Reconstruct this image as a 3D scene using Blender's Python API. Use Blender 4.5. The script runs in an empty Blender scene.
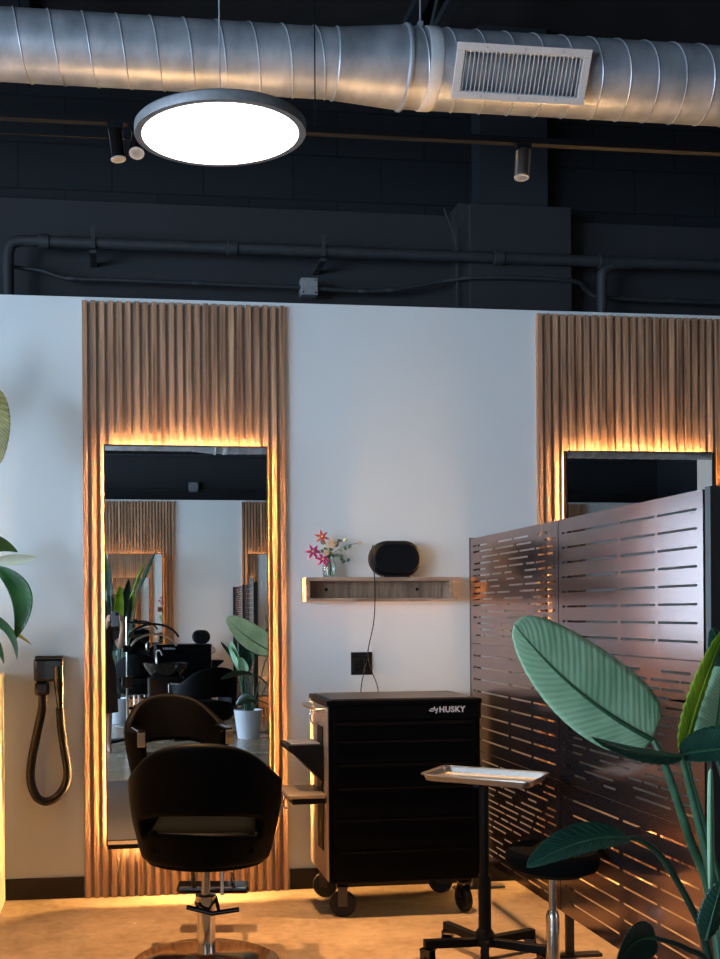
import bpy, bmesh, math, random
from mathutils import Vector, Matrix
random.seed(7)
S = bpy.context.scene
COL = S.collection
R = math.radians
PI = math.pi

# ------------------------------------------------------------------ camera
CAM_F, CAM_PX, CAM_PY, CAM_H = 1050.0, 245.0, 614.1, 1.44
YAW = math.atan(130/1050.0)
ROLL = R(0.4)
WY = 5.43                      # face of the white partition (metres in front of the camera)

def at(u, v, d=None, y=None, z=None):
    """a point of the place seen at pixel (u,v), at camera depth d, or on the plane y or z"""
    a = (u-CAM_PX)/CAM_F; b = (CAM_PY-v)/CAM_F
    a2 = a + b*math.sin(ROLL); b2 = b - a*math.sin(ROLL)
    r = Vector((a2*math.cos(YAW)+math.sin(YAW), -a2*math.sin(YAW)+math.cos(YAW), b2))
    t = d if d is not None else (y/r.y if y is not None else (z-CAM_H)/r.z)
    return Vector((0, 0, CAM_H)) + r*t
CR = Vector((math.cos(YAW), -math.sin(YAW), 0)); CU = Vector((0, 0, 1)); CF = Vector((math.sin(YAW), math.cos(YAW), 0))

cam_data = bpy.data.cameras.new('camera')
cam = bpy.data.objects.new('camera', cam_data); COL.objects.link(cam)
cam.location = (0, 0, CAM_H)
cam.matrix_world = Matrix.Translation((0, 0, CAM_H)) @ Matrix.Rotation(-YAW, 4, 'Z') @ Matrix.Rotation(PI/2, 4, 'X') @ Matrix.Rotation(-ROLL, 4, 'Z')
cam_data.sensor_fit = 'HORIZONTAL'; cam_data.sensor_width = 36
cam_data.lens = CAM_F/720*36
cam_data.shift_x = (360-CAM_PX)/720
cam_data.shift_y = (CAM_PY-479.5)/720
cam_data.clip_start = 0.05; cam_data.clip_end = 100
S.camera = cam
S.view_settings.view_transform = 'Standard'; S.view_settings.look = 'None'
S.view_settings.gamma = 1; S.view_settings.use_curve_mapping = False
S.view_settings.exposure = 0.0
S.cycles.max_bounces = 14; S.cycles.glossy_bounces = 10; S.cycles.diffuse_bounces = 5
S.cycles.sample_clamp_indirect = 6
S.cycles.use_denoising = True

# ------------------------------------------------------------------ materials
def nt(name):
    m = bpy.data.materials.new(name); m.use_nodes = True
    n = m.node_tree.nodes; l = m.node_tree.links
    return m, n, l, n['Principled BSDF']
def srgb(r, g, b):
    f = lambda c: (c/255/12.92) if c/255 <= 0.04045 else ((c/255+0.055)/1.055)**2.4
    return (f(r), f(g), f(b), 1)
def plain(name, c, rough=0.5, metal=0.0, bump=0.0, scale=60, spec=0.5, var=0.12, coat=0.0):
    m, n, l, p = nt(name)
    p.inputs['Roughness'].default_value = rough; p.inputs['Metallic'].default_value = metal
    p.inputs['Specular IOR Level'].default_value = spec
    p.inputs['Coat Weight'].default_value = coat
    tc = n.new('ShaderNodeTexCoord'); no = n.new('ShaderNodeTexNoise'); no.inputs['Scale'].default_value = scale
    no.inputs['Detail'].default_value = 4
    l.new(tc.outputs['Object'], no.inputs['Vector'])
    rp = n.new('ShaderNodeValToRGB')
    rp.color_ramp.elements[0].position = 0.3; rp.color_ramp.elements[1].position = 0.7
    rp.color_ramp.elements[0].color = (c[0]*(1-var), c[1]*(1-var), c[2]*(1-var), 1)
    rp.color_ramp.elements[1].color = (c[0]*(1+var), c[1]*(1+var), c[2]*(1+var), 1)
    l.new(no.outputs['Fac'], rp.inputs['Fac']); l.new(rp.outputs['Color'], p.inputs['Base Color'])
    if bump:
        b = n.new('ShaderNodeBump'); b.inputs['Strength'].default_value = bump; b.inputs['Distance'].default_value = 0.01
        l.new(no.outputs['Fac'], b.inputs['Height']); l.new(b.outputs['Normal'], p.inputs['Normal'])
    return m
def wood(name, dark, light, rough=0.5, sc=(34, 34, 1.1), spec=0.4):
    m, n, l, p = nt(name)
    p.inputs['Roughness'].default_value = rough; p.inputs['Specular IOR Level'].default_value = spec
    tc = n.new('ShaderNodeTexCoord'); mp = n.new('ShaderNodeMapping'); mp.inputs['Scale'].default_value = sc
    no = n.new('ShaderNodeTexNoise'); no.inputs['Scale'].default_value = 1.0; no.inputs['Detail'].default_value = 8; no.inputs['Distortion'].default_value = 0.6
    mp2 = n.new('ShaderNodeMapping'); mp2.inputs['Scale'].default_value = tuple(s*4 for s in sc)
    no2 = n.new('ShaderNodeTexNoise'); no2.inputs['Scale'].default_value = 1.3; no2.inputs['Detail'].default_value = 5
    mx = n.new('ShaderNodeMath'); mx.operation = 'MULTIPLY_ADD'; mx.inputs[1].default_value = 0.45; 
    l.new(tc.outputs['Object'], mp.inputs['Vector']); l.new(mp.outputs['Vector'], no.inputs['Vector'])
    l.new(tc.outputs['Object'], mp2.inputs['Vector']); l.new(mp2.outputs['Vector'], no2.inputs['Vector'])
    l.new(no2.outputs['Fac'], mx.inputs[0]); l.new(no.outputs['Fac'], mx.inputs[2])
    rp = n.new('ShaderNodeValToRGB')
    rp.color_ramp.elements[0].position = 0.52; rp.color_ramp.elements[1].position = 0.95
    rp.color_ramp.elements[0].color = dark; rp.color_ramp.elements[1].color = light
    l.new(mx.outputs[0], rp.inputs['Fac']); l.new(rp.outputs['Color'], p.inputs['Base Color'])
    b = n.new('ShaderNodeBump'); b.inputs['Strength'].default_value = 0.15; b.inputs['Distance'].default_value = 0.004
    l.new(mx.outputs[0], b.inputs['Height']); l.new(b.outputs['Normal'], p.inputs['Normal'])
    return m
def emit(name, c, s):
    m, n, l, p = nt(name)
    p.inputs['Base Color'].default_value = c
    p.inputs['Emission Color'].default_value = c; p.inputs['Emission Strength'].default_value = s
    return m
def leafmat(name, c1, c2, trans=0.35, rough=0.38):
    m, n, l, p = nt(name)
    uv = n.new('ShaderNodeUVMap'); mp = n.new('ShaderNodeMapping'); mp.inputs['Scale'].default_value = (26, 1, 1)
    sx = n.new('ShaderNodeSeparateXYZ'); l.new(uv.outputs['UV'], sx.inputs[0])
    ab = n.new('ShaderNodeMath'); ab.operation = 'ABSOLUTE'; l.new(sx.outputs['Y'], ab.inputs[0])
    ad = n.new('ShaderNodeMath'); ad.operation = 'MULTIPLY_ADD'; ad.inputs[1].default_value = -0.16; l.new(ab.outputs[0], ad.inputs[0]); l.new(sx.outputs['X'], ad.inputs[2])
    mu = n.new('ShaderNodeMath'); mu.operation = 'MULTIPLY'; mu.inputs[1].default_value = 150; l.new(ad.outputs[0], mu.inputs[0])
    si = n.new('ShaderNodeMath'); si.operation = 'SINE'; l.new(mu.outputs[0], si.inputs[0])
    no = n.new('ShaderNodeTexNoise'); no.inputs['Scale'].default_value = 9; tc = n.new('ShaderNodeTexCoord'); l.new(tc.outputs['Object'], no.inputs['Vector'])
    m2 = n.new('ShaderNodeMath'); m2.operation = 'MULTIPLY_ADD'; m2.inputs[1].default_value = 0.12; l.new(si.outputs[0], m2.inputs[0]); l.new(no.outputs['Fac'], m2.inputs[2])
    rp = n.new('ShaderNodeValToRGB'); rp.color_ramp.elements[0].position = 0.25; rp.color_ramp.elements[1].position = 0.75
    rp.color_ramp.elements[0].color = c1; rp.color_ramp.elements[1].color = c2
    l.new(m2.outputs[0], rp.inputs['Fac']); l.new(rp.outputs['Color'], p.inputs['Base Color'])
    p.inputs['Roughness'].default_value = rough
    b = n.new('ShaderNodeBump'); b.inputs['Strength'].default_value = 0.14; b.inputs['Distance'].default_value = 0.003
    l.new(si.outputs[0], b.inputs['Height']); l.new(b.outputs['Normal'], p.inputs['Normal'])
    tr = n.new('ShaderNodeBsdfTranslucent'); l.new(rp.outputs['Color'], tr.inputs['Color'])
    ms = n.new('ShaderNodeMixShader'); ms.inputs['Fac'].default_value = trans
    l.new(p.outputs[0], ms.inputs[1]); l.new(tr.outputs[0], ms.inputs[2]); l.new(ms.outputs[0], n['Material Output'].inputs['Surface'])
    return m

M = {}
M['white_wall'] = plain('white painted drywall', (0.64, 0.67, 0.66, 1), 0.75, scale=3, var=0.015)
M['black_wall'] = plain('matte charcoal paint', (0.017, 0.020, 0.025, 1), 0.7, scale=2, var=0.15)
M['black_smooth'] = plain('charcoal paint on plaster', (0.026, 0.027, 0.030, 1), 0.75, scale=2, var=0.1)
M['black_pipe'] = plain('charcoal painted pipe', (0.035, 0.037, 0.04, 1), 0.55, scale=14, var=0.2)
M['ceiling'] = plain('dark painted deck', (0.016, 0.013, 0.013, 1), 0.9, scale=3, var=0.4)
M['base'] = plain('dark brown vinyl base', (0.012, 0.009, 0.007, 1), 0.6, spec=0.2)
M['walnut'] = wood('oiled walnut slats', (0.10, 0.042, 0.021, 1), (0.54, 0.32, 0.19, 1))
M['walnut_red'] = wood('walnut edge slats', (0.10, 0.036, 0.018, 1), (0.36, 0.15, 0.075, 1))
M['felt'] = plain('taupe acoustic felt', (0.34, 0.26, 0.21, 1), 0.95, scale=200, var=0.2, bump=0.2, spec=0.1)
M['shelf'] = wood('ash shelf wood', (0.20, 0.11, 0.065, 1), (0.52, 0.33, 0.21, 1), 0.5, sc=(3, 22, 22))
M['shelf_in'] = wood('ash shelf lining', (0.13, 0.075, 0.045, 1), (0.42, 0.26, 0.16, 1), 0.6, sc=(30, 20, 2))
M['galv'] = None
M['black_gloss'] = plain('black gloss plastic', (0.004, 0.0035, 0.0035, 1), 0.14, spec=0.5, coat=0.3)
M['black_matte'] = plain('black matte plastic', (0.004, 0.004, 0.0045, 1), 0.55, spec=0.18)
M['hose'] = plain('black rubber hose', (0.004, 0.0035, 0.003, 1), 0.4, spec=0.25)
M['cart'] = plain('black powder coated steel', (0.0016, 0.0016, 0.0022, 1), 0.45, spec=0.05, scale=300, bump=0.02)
M['cart_side'] = plain('black steel side with painted warm glow', (0.42, 0.34, 0.26, 1), 0.36, metal=0.6, spec=0.6, scale=200)  # black steel, its reflected warm glow put into the base colour
M['cart_top'] = plain('black rubber top mat', (0.02, 0.021, 0.024, 1), 0.45, spec=0.5, scale=300)
M['vinyl'] = plain('black chair vinyl', (0.0022, 0.0022, 0.0026, 1), 0.55, spec=0.06, scale=180, bump=0.05)
M['cushion'] = plain('charcoal seat vinyl', (0.0035, 0.004, 0.0038, 1), 0.85, spec=0.03, scale=180, bump=0.05)
M['chrome'] = plain('polished chrome', (0.62, 0.58, 0.52, 1), 0.12, metal=1, var=0.02)
M['steel'] = plain('brushed stainless', (0.62, 0.57, 0.5, 1), 0.28, metal=1, var=0.05)
M['grey_metal'] = plain('grey painted steel', (0.35, 0.36, 0.37, 1), 0.45, metal=0.2, scale=40)
M['screen'] = plain('dark bronze powder coat', (0.31, 0.225, 0.21, 1), 0.17, metal=0.95, scale=4, var=0.03)
M['post'] = plain('black screen post', (0.012, 0.011, 0.011, 1), 0.4, scale=100)
M['white_pot'] = plain('white ceramic pot', (0.62, 0.66, 0.70, 1), 0.35, scale=5, var=0.02)
M['soil'] = plain('potting soil', (0.03, 0.02, 0.012, 1), 0.95, scale=80, bump=0.6, var=0.5)
M['cream'] = plain('cream laminate', (0.72, 0.62, 0.46, 1), 0.45, scale=5, var=0.02)
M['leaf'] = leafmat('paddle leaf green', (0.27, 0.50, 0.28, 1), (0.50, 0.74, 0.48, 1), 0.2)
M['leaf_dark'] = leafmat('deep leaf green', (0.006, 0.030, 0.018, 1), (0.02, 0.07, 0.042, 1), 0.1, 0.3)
M['leaf_lime'] = leafmat('young leaf lime', (0.10, 0.24, 0.01, 1), (0.42, 0.56, 0.04, 1), 0.45)
M['leaf_olive'] = leafmat('yellowing leaf', (0.20, 0.17, 0.03, 1), (0.50, 0.44, 0.12, 1), 0.45)
M['leaf_lily'] = leafmat('peace lily green', (0.010, 0.055, 0.012, 1), (0.03, 0.13, 0.025, 1), 0.15, 0.25)
M['spathe'] = leafmat('white spathe', (0.62, 0.70, 0.55, 1), (0.8, 0.85, 0.72, 1), 0.3, 0.5)
M['stalk'] = plain('green leaf stalk', (0.028, 0.085, 0.042, 1), 0.35, scale=30, var=0.25)
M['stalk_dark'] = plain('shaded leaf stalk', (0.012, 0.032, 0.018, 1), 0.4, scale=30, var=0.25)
M['magenta'] = plain('magenta petals', (0.42, 0.02, 0.14, 1), 0.6, var=0.3)
M['coral'] = plain('coral petals', (0.55, 0.08, 0.06, 1), 0.6, var=0.3)
M['peach'] = plain('peach petals', (0.75, 0.50, 0.30, 1), 0.6, var=0.2)
M['yellow'] = plain('yellow flower centre', (0.75, 0.50, 0.08, 1), 0.7)
M['sage'] = plain('sage leaves', (0.10, 0.16, 0.09, 1), 0.6, var=0.3)
M['skin'] = plain('skin', (0.56, 0.33, 0.24, 1), 0.5, var=0.05)
M['dress'] = plain('dark brown dress cloth', (0.05, 0.028, 0.022, 1), 0.9)
M['hair'] = plain('auburn hair', (0.12, 0.022, 0.014, 1), 0.5, scale=90, var=0.4)
M['white_plastic'] = plain('white plastic', (0.7, 0.7, 0.68, 1), 0.4, var=0.02)
M['led'] = emit('warm light strip', (1.0, 0.56, 0.21, 1), 760)
M['disc'] = emit('lit diffuser', (1.0, 0.98, 0.93, 1), 8)
M['bulb'] = emit('warm spotlight lens', (1.0, 0.85, 0.62, 1), 6)
M['rim'] = plain('grey aluminium rim', (0.2, 0.205, 0.21, 1), 0.5, metal=0.3)
M['logo'] = plain('grey printed lettering', (0.42, 0.43, 0.45, 1), 0.4, var=0.02)
M['phone'] = plain('grey phone case', (0.18, 0.18, 0.2, 1), 0.3)
M['mat'] = plain('grey anti fatigue rubber', (0.06, 0.058, 0.058, 1), 0.6, scale=120, bump=0.1)
M['grille'] = plain('pale grey enamel', (0.52, 0.53, 0.53, 1), 0.45, var=0.04)
M['dark'] = plain('painted duct shade', (0.008, 0.008, 0.009, 1), 0.9)

# polished concrete floor
m, n, l, p = nt('polished tan concrete'); M['floor'] = m
tc = n.new('ShaderNodeTexCoord'); n1 = n.new('ShaderNodeTexNoise'); n1.inputs['Scale'].default_value = 2.2; n1.inputs['Detail'].default_value = 9; n1.inputs['Roughness'].default_value = 0.62
n2 = n.new('ShaderNodeTexNoise'); n2.inputs['Scale'].default_value = 22; n2.inputs['Detail'].default_value = 6
l.new(tc.outputs['Object'], n1.inputs['Vector']); l.new(tc.outputs['Object'], n2.inputs['Vector'])
ad = n.new('ShaderNodeMath'); ad.operation = 'MULTIPLY_ADD'; ad.inputs[1].default_value = 0.35; l.new(n2.outputs['Fac'], ad.inputs[0]); l.new(n1.outputs['Fac'], ad.inputs[2])
rp = n.new('ShaderNodeValToRGB'); rp.color_ramp.elements[0].position = 0.45; rp.color_ramp.elements[1].position = 0.9
rp.color_ramp.elements[0].color = (0.21, 0.145, 0.085, 1); rp.color_ramp.elements[1].color = (0.43, 0.32, 0.205, 1)
l.new(ad.outputs[0], rp.inputs['Fac']); l.new(rp.outputs['Color'], p.inputs['Base Color'])
rr = n.new('ShaderNodeMapRange'); rr.inputs['To Min'].default_value = 0.16; rr.inputs['To Max'].default_value = 0.34; l.new(n1.outputs['Fac'], rr.inputs['Value']); l.new(rr.outputs[0], p.inputs['Roughness'])
b = n.new('ShaderNodeBump'); b.inputs['Strength'].default_value = 0.05; b.inputs['Distance'].default_value = 0.01; l.new(ad.outputs[0], b.inputs['Height']); l.new(b.outputs['Normal'], p.inputs['Normal'])

# painted concrete block
m, n, l, p = nt('charcoal painted block wall'); M['block'] = m
tc = n.new('ShaderNodeTexCoord'); mp = n.new('ShaderNodeMapping'); mp.inputs['Rotation'].default_value = (R(90), 0, 0)
br = n.new('ShaderNodeTexBrick'); br.inputs['Scale'].default_value = 1.0; br.inputs['Brick Width'].default_value = 0.6; br.inputs['Row Height'].default_value = 0.3
br.inputs['Mortar Size'].default_value = 0.006; br.inputs['Color1'].default_value = (0.010, 0.0125, 0.0155, 1); br.inputs['Color2'].default_value = (0.013, 0.0155, 0.0185, 1); br.inputs['Mortar'].default_value = (0.005, 0.006, 0.008, 1)
l.new(tc.outputs['Object'], mp.inputs['Vector']); l.new(mp.outputs['Vector'], br.inputs['Vector']); l.new(br.outputs['Color'], p.inputs['Base Color'])
p.inputs['Roughness'].default_value = 0.7; p.inputs['Specular IOR Level'].default_value = 0.3
b = n.new('ShaderNodeBump'); b.inputs['Strength'].default_value = 0.5; b.inputs['Distance'].default_value = 0.01; b.invert = True; l.new(br.outputs['Fac'], b.inputs['Height']); l.new(b.outputs['Normal'], p.inputs['Normal'])

# galvanised sheet
m, n, l, p = nt('galvanised sheet metal'); M['galv'] = m
tc = n.new('ShaderNodeTexCoord'); n1 = n.new('ShaderNodeTexNoise'); n1.inputs['Scale'].default_value = 5; n1.inputs['Detail'].default_value = 8
mp = n.new('ShaderNodeMapping'); mp.inputs['Scale'].default_value = (1.6, 1.0, 1.0); l.new(tc.outputs['Object'], mp.inputs['Vector']); l.new(mp.outputs['Vector'], n1.inputs['Vector'])
rp = n.new('ShaderNodeValToRGB'); rp.color_ramp.elements[0].position = 0.3; rp.color_ramp.elements[1].position = 0.75
rp.color_ramp.elements[0].color = (0.30, 0.33, 0.37, 1); rp.color_ramp.elements[1].color = (0.62, 0.65, 0.69, 1)
l.new(n1.outputs['Fac'], rp.inputs['Fac']); l.new(rp.outputs['Color'], p.inputs['Base Color'])
p.inputs['Metallic'].default_value = 0.55; p.inputs['Roughness'].default_value = 0.42
# mirror, glass
m, n, l, p = nt('silvered mirror'); M['mirror'] = m
p.inputs['Metallic'].default_value = 1; p.inputs['Roughness'].default_value = 0; p.inputs['Base Color'].default_value = (0.92, 0.935, 0.92, 1)
m, n, l, p = nt('clear glass'); M['glass'] = m
p.inputs['Transmission Weight'].default_value = 1; p.inputs['Roughness'].default_value = 0.02; p.inputs['Base Color'].default_value = (0.85, 0.92, 0.85, 1); p.inputs['IOR'].default_value = 1.4
m, n, l, p = nt('window glass'); M['window_glass'] = m
gl = n.new('ShaderNodeBsdfTransparent'); gs = n.new('ShaderNodeBsdfGlossy'); gs.inputs['Roughness'].default_value = 0.0; ms = n.new('ShaderNodeMixShader'); ms.inputs[0].default_value = 0.08
l.new(gl.outputs[0], ms.inputs[1]); l.new(gs.outputs[0], ms.inputs[2]); l.new(ms.outputs[0], n['Material Output'].inputs['Surface'])

# ------------------------------------------------------------------ builders
class MB:
    def __init__(s): s.v = []; s.f = []; s.uv = {}
    def add(s, vs, fs):
        k = len(s.v); s.v += [tuple(x) for x in vs]; s.f += [tuple(i+k for i in f) for f in fs]; return s
    def box(s, x0, x1, y0, y1, z0, z1, mat=None):
        vs = [Vector((x, y, z)) for z in (z0, z1) for y in (y0, y1) for x in (x0, x1)]
        if mat: vs = [mat @ q for q in vs]
        return s.add(vs, [(0, 2, 3, 1), (4, 5, 7, 6), (0, 1, 5, 4), (2, 6, 7, 3), (0, 4, 6, 2), (1, 3, 7, 5)])
    def tube(s, pts, rad, seg=12, cap=True, squash=None):
        pts = [Vector(q) for q in pts]; nP = len(pts)
        rs = rad if isinstance(rad, (list, tuple)) else [rad]*nP
        up = None; rings = []
        for i, q in enumerate(pts):
            t = (pts[min(i+1, nP-1)]-pts[max(i-1, 0)]).normalized()
            if up is None:
                up = Vector((0, 0, 1)) if abs(t.z) < 0.9 else Vector((1, 0, 0))
            a = (up - t*up.dot(t)).normalized(); up = a; bb = t.cross(a)
            sq = squash or 1
            rings.append([q + a*math.cos(2*PI*k/seg)*rs[i] + bb*math.sin(2*PI*k/seg)*rs[i]*sq for k in range(seg)])
        vs = [x for r_ in rings for x in r_]; fs = []
        for i in range(nP-1):
            for k in range(seg):
                a0 = i*seg+k; a1 = i*seg+(k+1) % seg
                fs.append((a0, a1, a1+seg, a0+seg))
        if cap: fs.append(tuple(reversed(range(seg)))); fs.append(tuple((nP-1)*seg+k for k in range(seg)))
        return s.add(vs, fs)
    def lathe(s, prof, c=(0, 0, 0), seg=32, axis='z'):
        vs = []; fs = []
        for (r_, z) in prof:
            for k in range(seg):
                a = 2*PI*k/seg
                q = (math.cos(a)*r_, math.sin(a)*r_, z)
                if axis == 'y': q = (q[0], q[2], q[1])
                if axis == 'x': q = (q[2], q[0], q[1])
                vs.append((q[0]+c[0], q[1]+c[1], q[2]+c[2]))
        for i in range(len(prof)-1):
            for k in range(seg):
                a0 = i*seg+k; a1 = i*seg+(k+1) % seg
                fs.append((a0, a1, a1+seg, a0+seg))
        if prof[0][0] > 1e-4: fs.append(tuple(reversed(range(seg))))
        if prof[-1][0] > 1e-4: fs.append(tuple((len(prof)-1)*seg+k for k in range(seg)))
        return s.add(vs, fs)
    def build(s, name, mat, parent=None, smooth=False, bevel=0, loc=None, seg=2):
        me = bpy.data.meshes.new(name); me.from_pydata(s.v, [], s.f); me.update()
        bm = bmesh.new(); bm.from_mesh(me); bmesh.ops.recalc_face_normals(bm, faces=bm.faces); bm.to_mesh(me); bm.free()
        me.materials.append(mat)
        o = bpy.data.objects.new(name, me); COL.objects.link(o)
        if smooth:
            for q in me.polygons: q.use_smooth = True
            try: me.set_sharp_from_angle(angle=R(38))
            except Exception: pass
        if bevel:
            b = o.modifiers.new('bevel', 'BEVEL'); b.width = bevel; b.segments = seg; b.limit_method = 'ANGLE'; b.angle_limit = R(40)
        if parent: o.parent = parent
        if loc: o.location = loc
        return o
def thing(name, label, cat, loc=(0, 0, 0), rz=0, group=None):
    o = bpy.data.objects.new(name, None); COL.objects.link(o); o.location = loc; o.rotation_euler = (0, 0, rz)
    o.empty_display_size = 0.1
    return tag(o, label, cat, group)
def tag(o, label, cat, group=None):
    o['label'] = label; o['category'] = cat
    if group: o['group'] = group
    return o
def struct(o): o['kind'] = 'structure'; return o
def kids(o): return [c for c in bpy.data.objects if c.parent == o]
def copy_tree(o, loc, rz, label, group=None, scale=None):
    def rec(s, par):
        c = s.copy(); COL.objects.link(c); c.parent = par
        for k in kids_map.get(s.name, []): rec(k, c)
        return c
    kids_map = {}
    for q in bpy.data.objects:
        if q.parent: kids_map.setdefault(q.parent.name, []).append(q)
    c = rec(o, None)
    c.location = loc; c.rotation_euler = (0, 0, rz)
    if scale: c.scale = (scale,)*3
    c['label'] = label
    if group: c['group'] = group
    return c
def smooth_path(pts, n=8):
    pts = [Vector(q) for q in pts]; out = []
    P = [pts[0]*2-pts[1]] + pts + [pts[-1]*2-pts[-2]]
    for i in range(1, len(P)-2):
        for k in range(n):
            t = k/n; a, b_, c, d = P[i-1], P[i], P[i+1], P[i+2]
            out.append(0.5*((2*b_)+(c-a)*t+(2*a-5*b_+4*c-d)*t*t+(3*b_-a-3*c+d)*t**3))
    out.append(pts[-1]); return out
def lerp(a, b, t): return a+(b-a)*t

# ------------------------------------------------------------------ room shell
OY = -4.25        # face of the opposite white partition
CEIL = 5.35
def sb(name, mat, *a, **k):
    o = MB().box(*a).build(name, mat, **k); return struct(o)
sb('floor', M['floor'], -6.2, 9.2, -6.2, 7.2, -0.1, 0)
sb('wall_front', M['white_wall'], -6, 9, WY, WY+0.14, 0, 3.068)
sb('wall_far', M['block'], -6, 9, 6.9, 7.1, 0, CEIL)
sb('wall_opposite', M['white_wall'], -6, 9, OY-0.14, OY, 0, 3.068)
sb('wall_back', M['black_smooth'], -6, 9, -6.1, -5.9, 0, CEIL)
sb('wall_right', M['black_wall'], 9, 9.2, -6.1, 7.1, 0, CEIL)
wl = MB()
WINS = [(-3.6, -0.9), (-0.5, 2.2), (2.6, 4.7)]
WZ0, WZ1 = 0.75, 3.1
wl.box(-6.2, -6, -6.1, 7.1, 0, WZ0).box(-6.2, -6, -6.1, 7.1, WZ1, CEIL)
ys = [-6.1]+[q for w in WINS for q in w]+[7.1]
for i in range(0, len(ys), 2): wl.box(-6.2, -6, ys[i], ys[i+1], WZ0, WZ1)
struct(wl.build('wall_left', M['white_wall']))
for i, (a, c) in enumerate(WINS):
    w = struct(MB().box(-6.12, -6.1, a, c, WZ0, WZ1).build('window_%d' % (i+1), M['window_glass']))
    fr = MB()
    for (y0, y1) in ((a, a+0.05), (c-0.05, c), ((a+c)/2-0.025, (a+c)/2+0.025)): fr.box(-6.15, -6.05, y0, y1, WZ0, WZ1)
    fr.box(-6.15, -6.05, a, c, WZ0, WZ0+0.05).box(-6.15, -6.05, a, c, WZ1-0.05, WZ1)
    fr.build('window_frame', M['black_matte'], w)
sb('ceiling', M['ceiling'], -6.2, 9.2, -6.2, 7.2, CEIL, CEIL+0.1)
# ceiling joists: bar joists running away from the camera
for i, x in enumerate((-3.0, -0.55, 1.95, 4.4, 6.8)):
    j = MB()
    j.box(x-0.04, x+0.04, -5.9, 6.9, CEIL-0.06, CEIL-0.0).box(x-0.03, x+0.03, -5.9, 6.9, CEIL-0.42, CEIL-0.37)
    y = -5.8; k = 0
    while y < 6.6:
        z0, z1 = (CEIL-0.4, CEIL-0.04) if k % 2 else (CEIL-0.04, CEIL-0.4)
        j.tube([(x, y, z0), (x, y+0.45, z1)], 0.014, 6); y += 0.45; k += 1
    struct(j.build('trim_%d' % (i+1), M['black_wall']))
# smooth band and column chase on the black wall
sb('trim_6', M['black_smooth'], -6, 2.29, 6.84, 6.9, 0, 4.11)
sb('trim_7', M['black_smooth'], 3.03, 9, 6.84, 6.9, 0, 4.10)
sb('trim_8', M['black_smooth'], 2.33, 3.03, 6.66, 6.9, 0, 4.13, bevel=0.006)
sb('trim_9', M['black_wall'], 2.43, 2.90, 6.74, 6.9, 4.13, CEIL)
# the small post beside the chase
sb('trim_10', M['black_pipe'], 2.265, 2.33, 6.70, 6.9, 0, 4.14)
# baseboards
BBH = 0.105
sb('baseboard_front', M['base'], -0.56, -0.165, WY-0.014, WY, 0, BBH)
sb('baseboard_middle', M['base'], 0.90, 2.25, WY-0.014, WY, 0, BBH)
sb('baseboard_opposite', M['base'], -6, 9, OY, OY+0.014, 0, BBH)

# ------------------------------------------------------------------ slatted panels and lit mirrors
def make_panel(label, loc, rz=0, group=None):
    W, Hh = 1.043, 3.045
    t = thing('slatted_wall_panel', label, 'wall panel', loc, rz, group)
    MB().box(0, W, -0.012, 0, 0, Hh-0.012).build('backing', M['felt'], t)
    s = MB(); ns = 24; pitch = (W-0.0245)/(ns-1)
    for i in range(ns):
        x = i*pitch; s.box(x, x+0.0245, -0.032, -0.010, 0, Hh-random.random()*0.004)
    s.build('slats', M['walnut'], t)
    return t
def make_mirror(label, loc, rz=0, group=None):
    W, Hh, off = 0.822, 2.01, 0.10
    t = thing('backlit_mirror', label, 'mirror', loc, rz, group)
    MB().box(0, W, -off, -off+0.004, 0, Hh).build('mirror_glass', M['mirror'], t)
    f = MB()
    f.box(-0.006, 0, -off-0.003, -off+0.035, -0.006, Hh+0.006).box(W, W+0.006, -off-0.003, -off+0.035, -0.006, Hh+0.006)
    f.box(0, W, -off-0.003, -off+0.035, Hh, Hh+0.006).box(0, W, -off-0.003, -off+0.035, -0.022, 0)
    f.box(0, W, -off+0.004, -off+0.010, 0, Hh)
    f.build('frame', M['black_matte'], t)
    # mounting channel behind the glass, set in from the edge
    ch = MB(); i = 0.026; k = 0.036
    ch.box(k, W-k, -off+0.011, -0.034, i, i+0.02).box(k, W-k, -off+0.011, -0.034, Hh-i-0.02, Hh-i)
    ch.box(k, k+0.02, -off+0.011, -0.034, i+0.02, Hh-i-0.02).box(W-k-0.02, W-k, -off+0.011, -0.034, i+0.02, Hh-i-0.02)
    ch.build('mounting_channel', M['white_plastic'], t)
    led = MB(); a, e = 0.022, 0.004
    y0, y1 = -0.046, -0.037
    c_ = 0.032; led.box(c_, W-c_, y0, y1, a-e, a).box(c_, W-c_, y0, y1, Hh-a, Hh-a+e).box(c_-e, c_, y0, y1, a, Hh-a).box(W-c_, W-c_+e, y0, y1, a, Hh-a)
    led.build('light_strip', M['led'], t)
    return t
GP, GM = 'slatted walnut panels across the salon', 'backlit mirrors across the salon'
make_panel('walnut slat wall panel framing the tall mirror on the left', (-0.157, WY, 0))
make_mirror('tall backlit mirror behind the black salon chair', (-0.045, WY, 0.283))
make_panel('dark walnut slat wall panel behind the perforated screen on the right', (2.262, WY, 0))
make_mirror('backlit mirror partly hidden behind the perforated metal screen', (2.392, WY, 0.283))
OPP = [(0.83, 'slatted panel reflected at the left of the tall mirror'), (2.85, 'slatted panel reflected at the right edge of the tall mirror'), (6.95, 'slatted panel reflected in the mirror behind the screen')]
for x, lab in OPP:
    make_panel(lab, (x, OY, 0), PI)
for x, lab in ((0.66, 'glowing mirror reflected inside the tall mirror at left'), (2.72, 'glowing mirror reflected at the right edge of the tall mirror')):
    make_mirror(lab, (x, OY, 0.283), PI)

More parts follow.
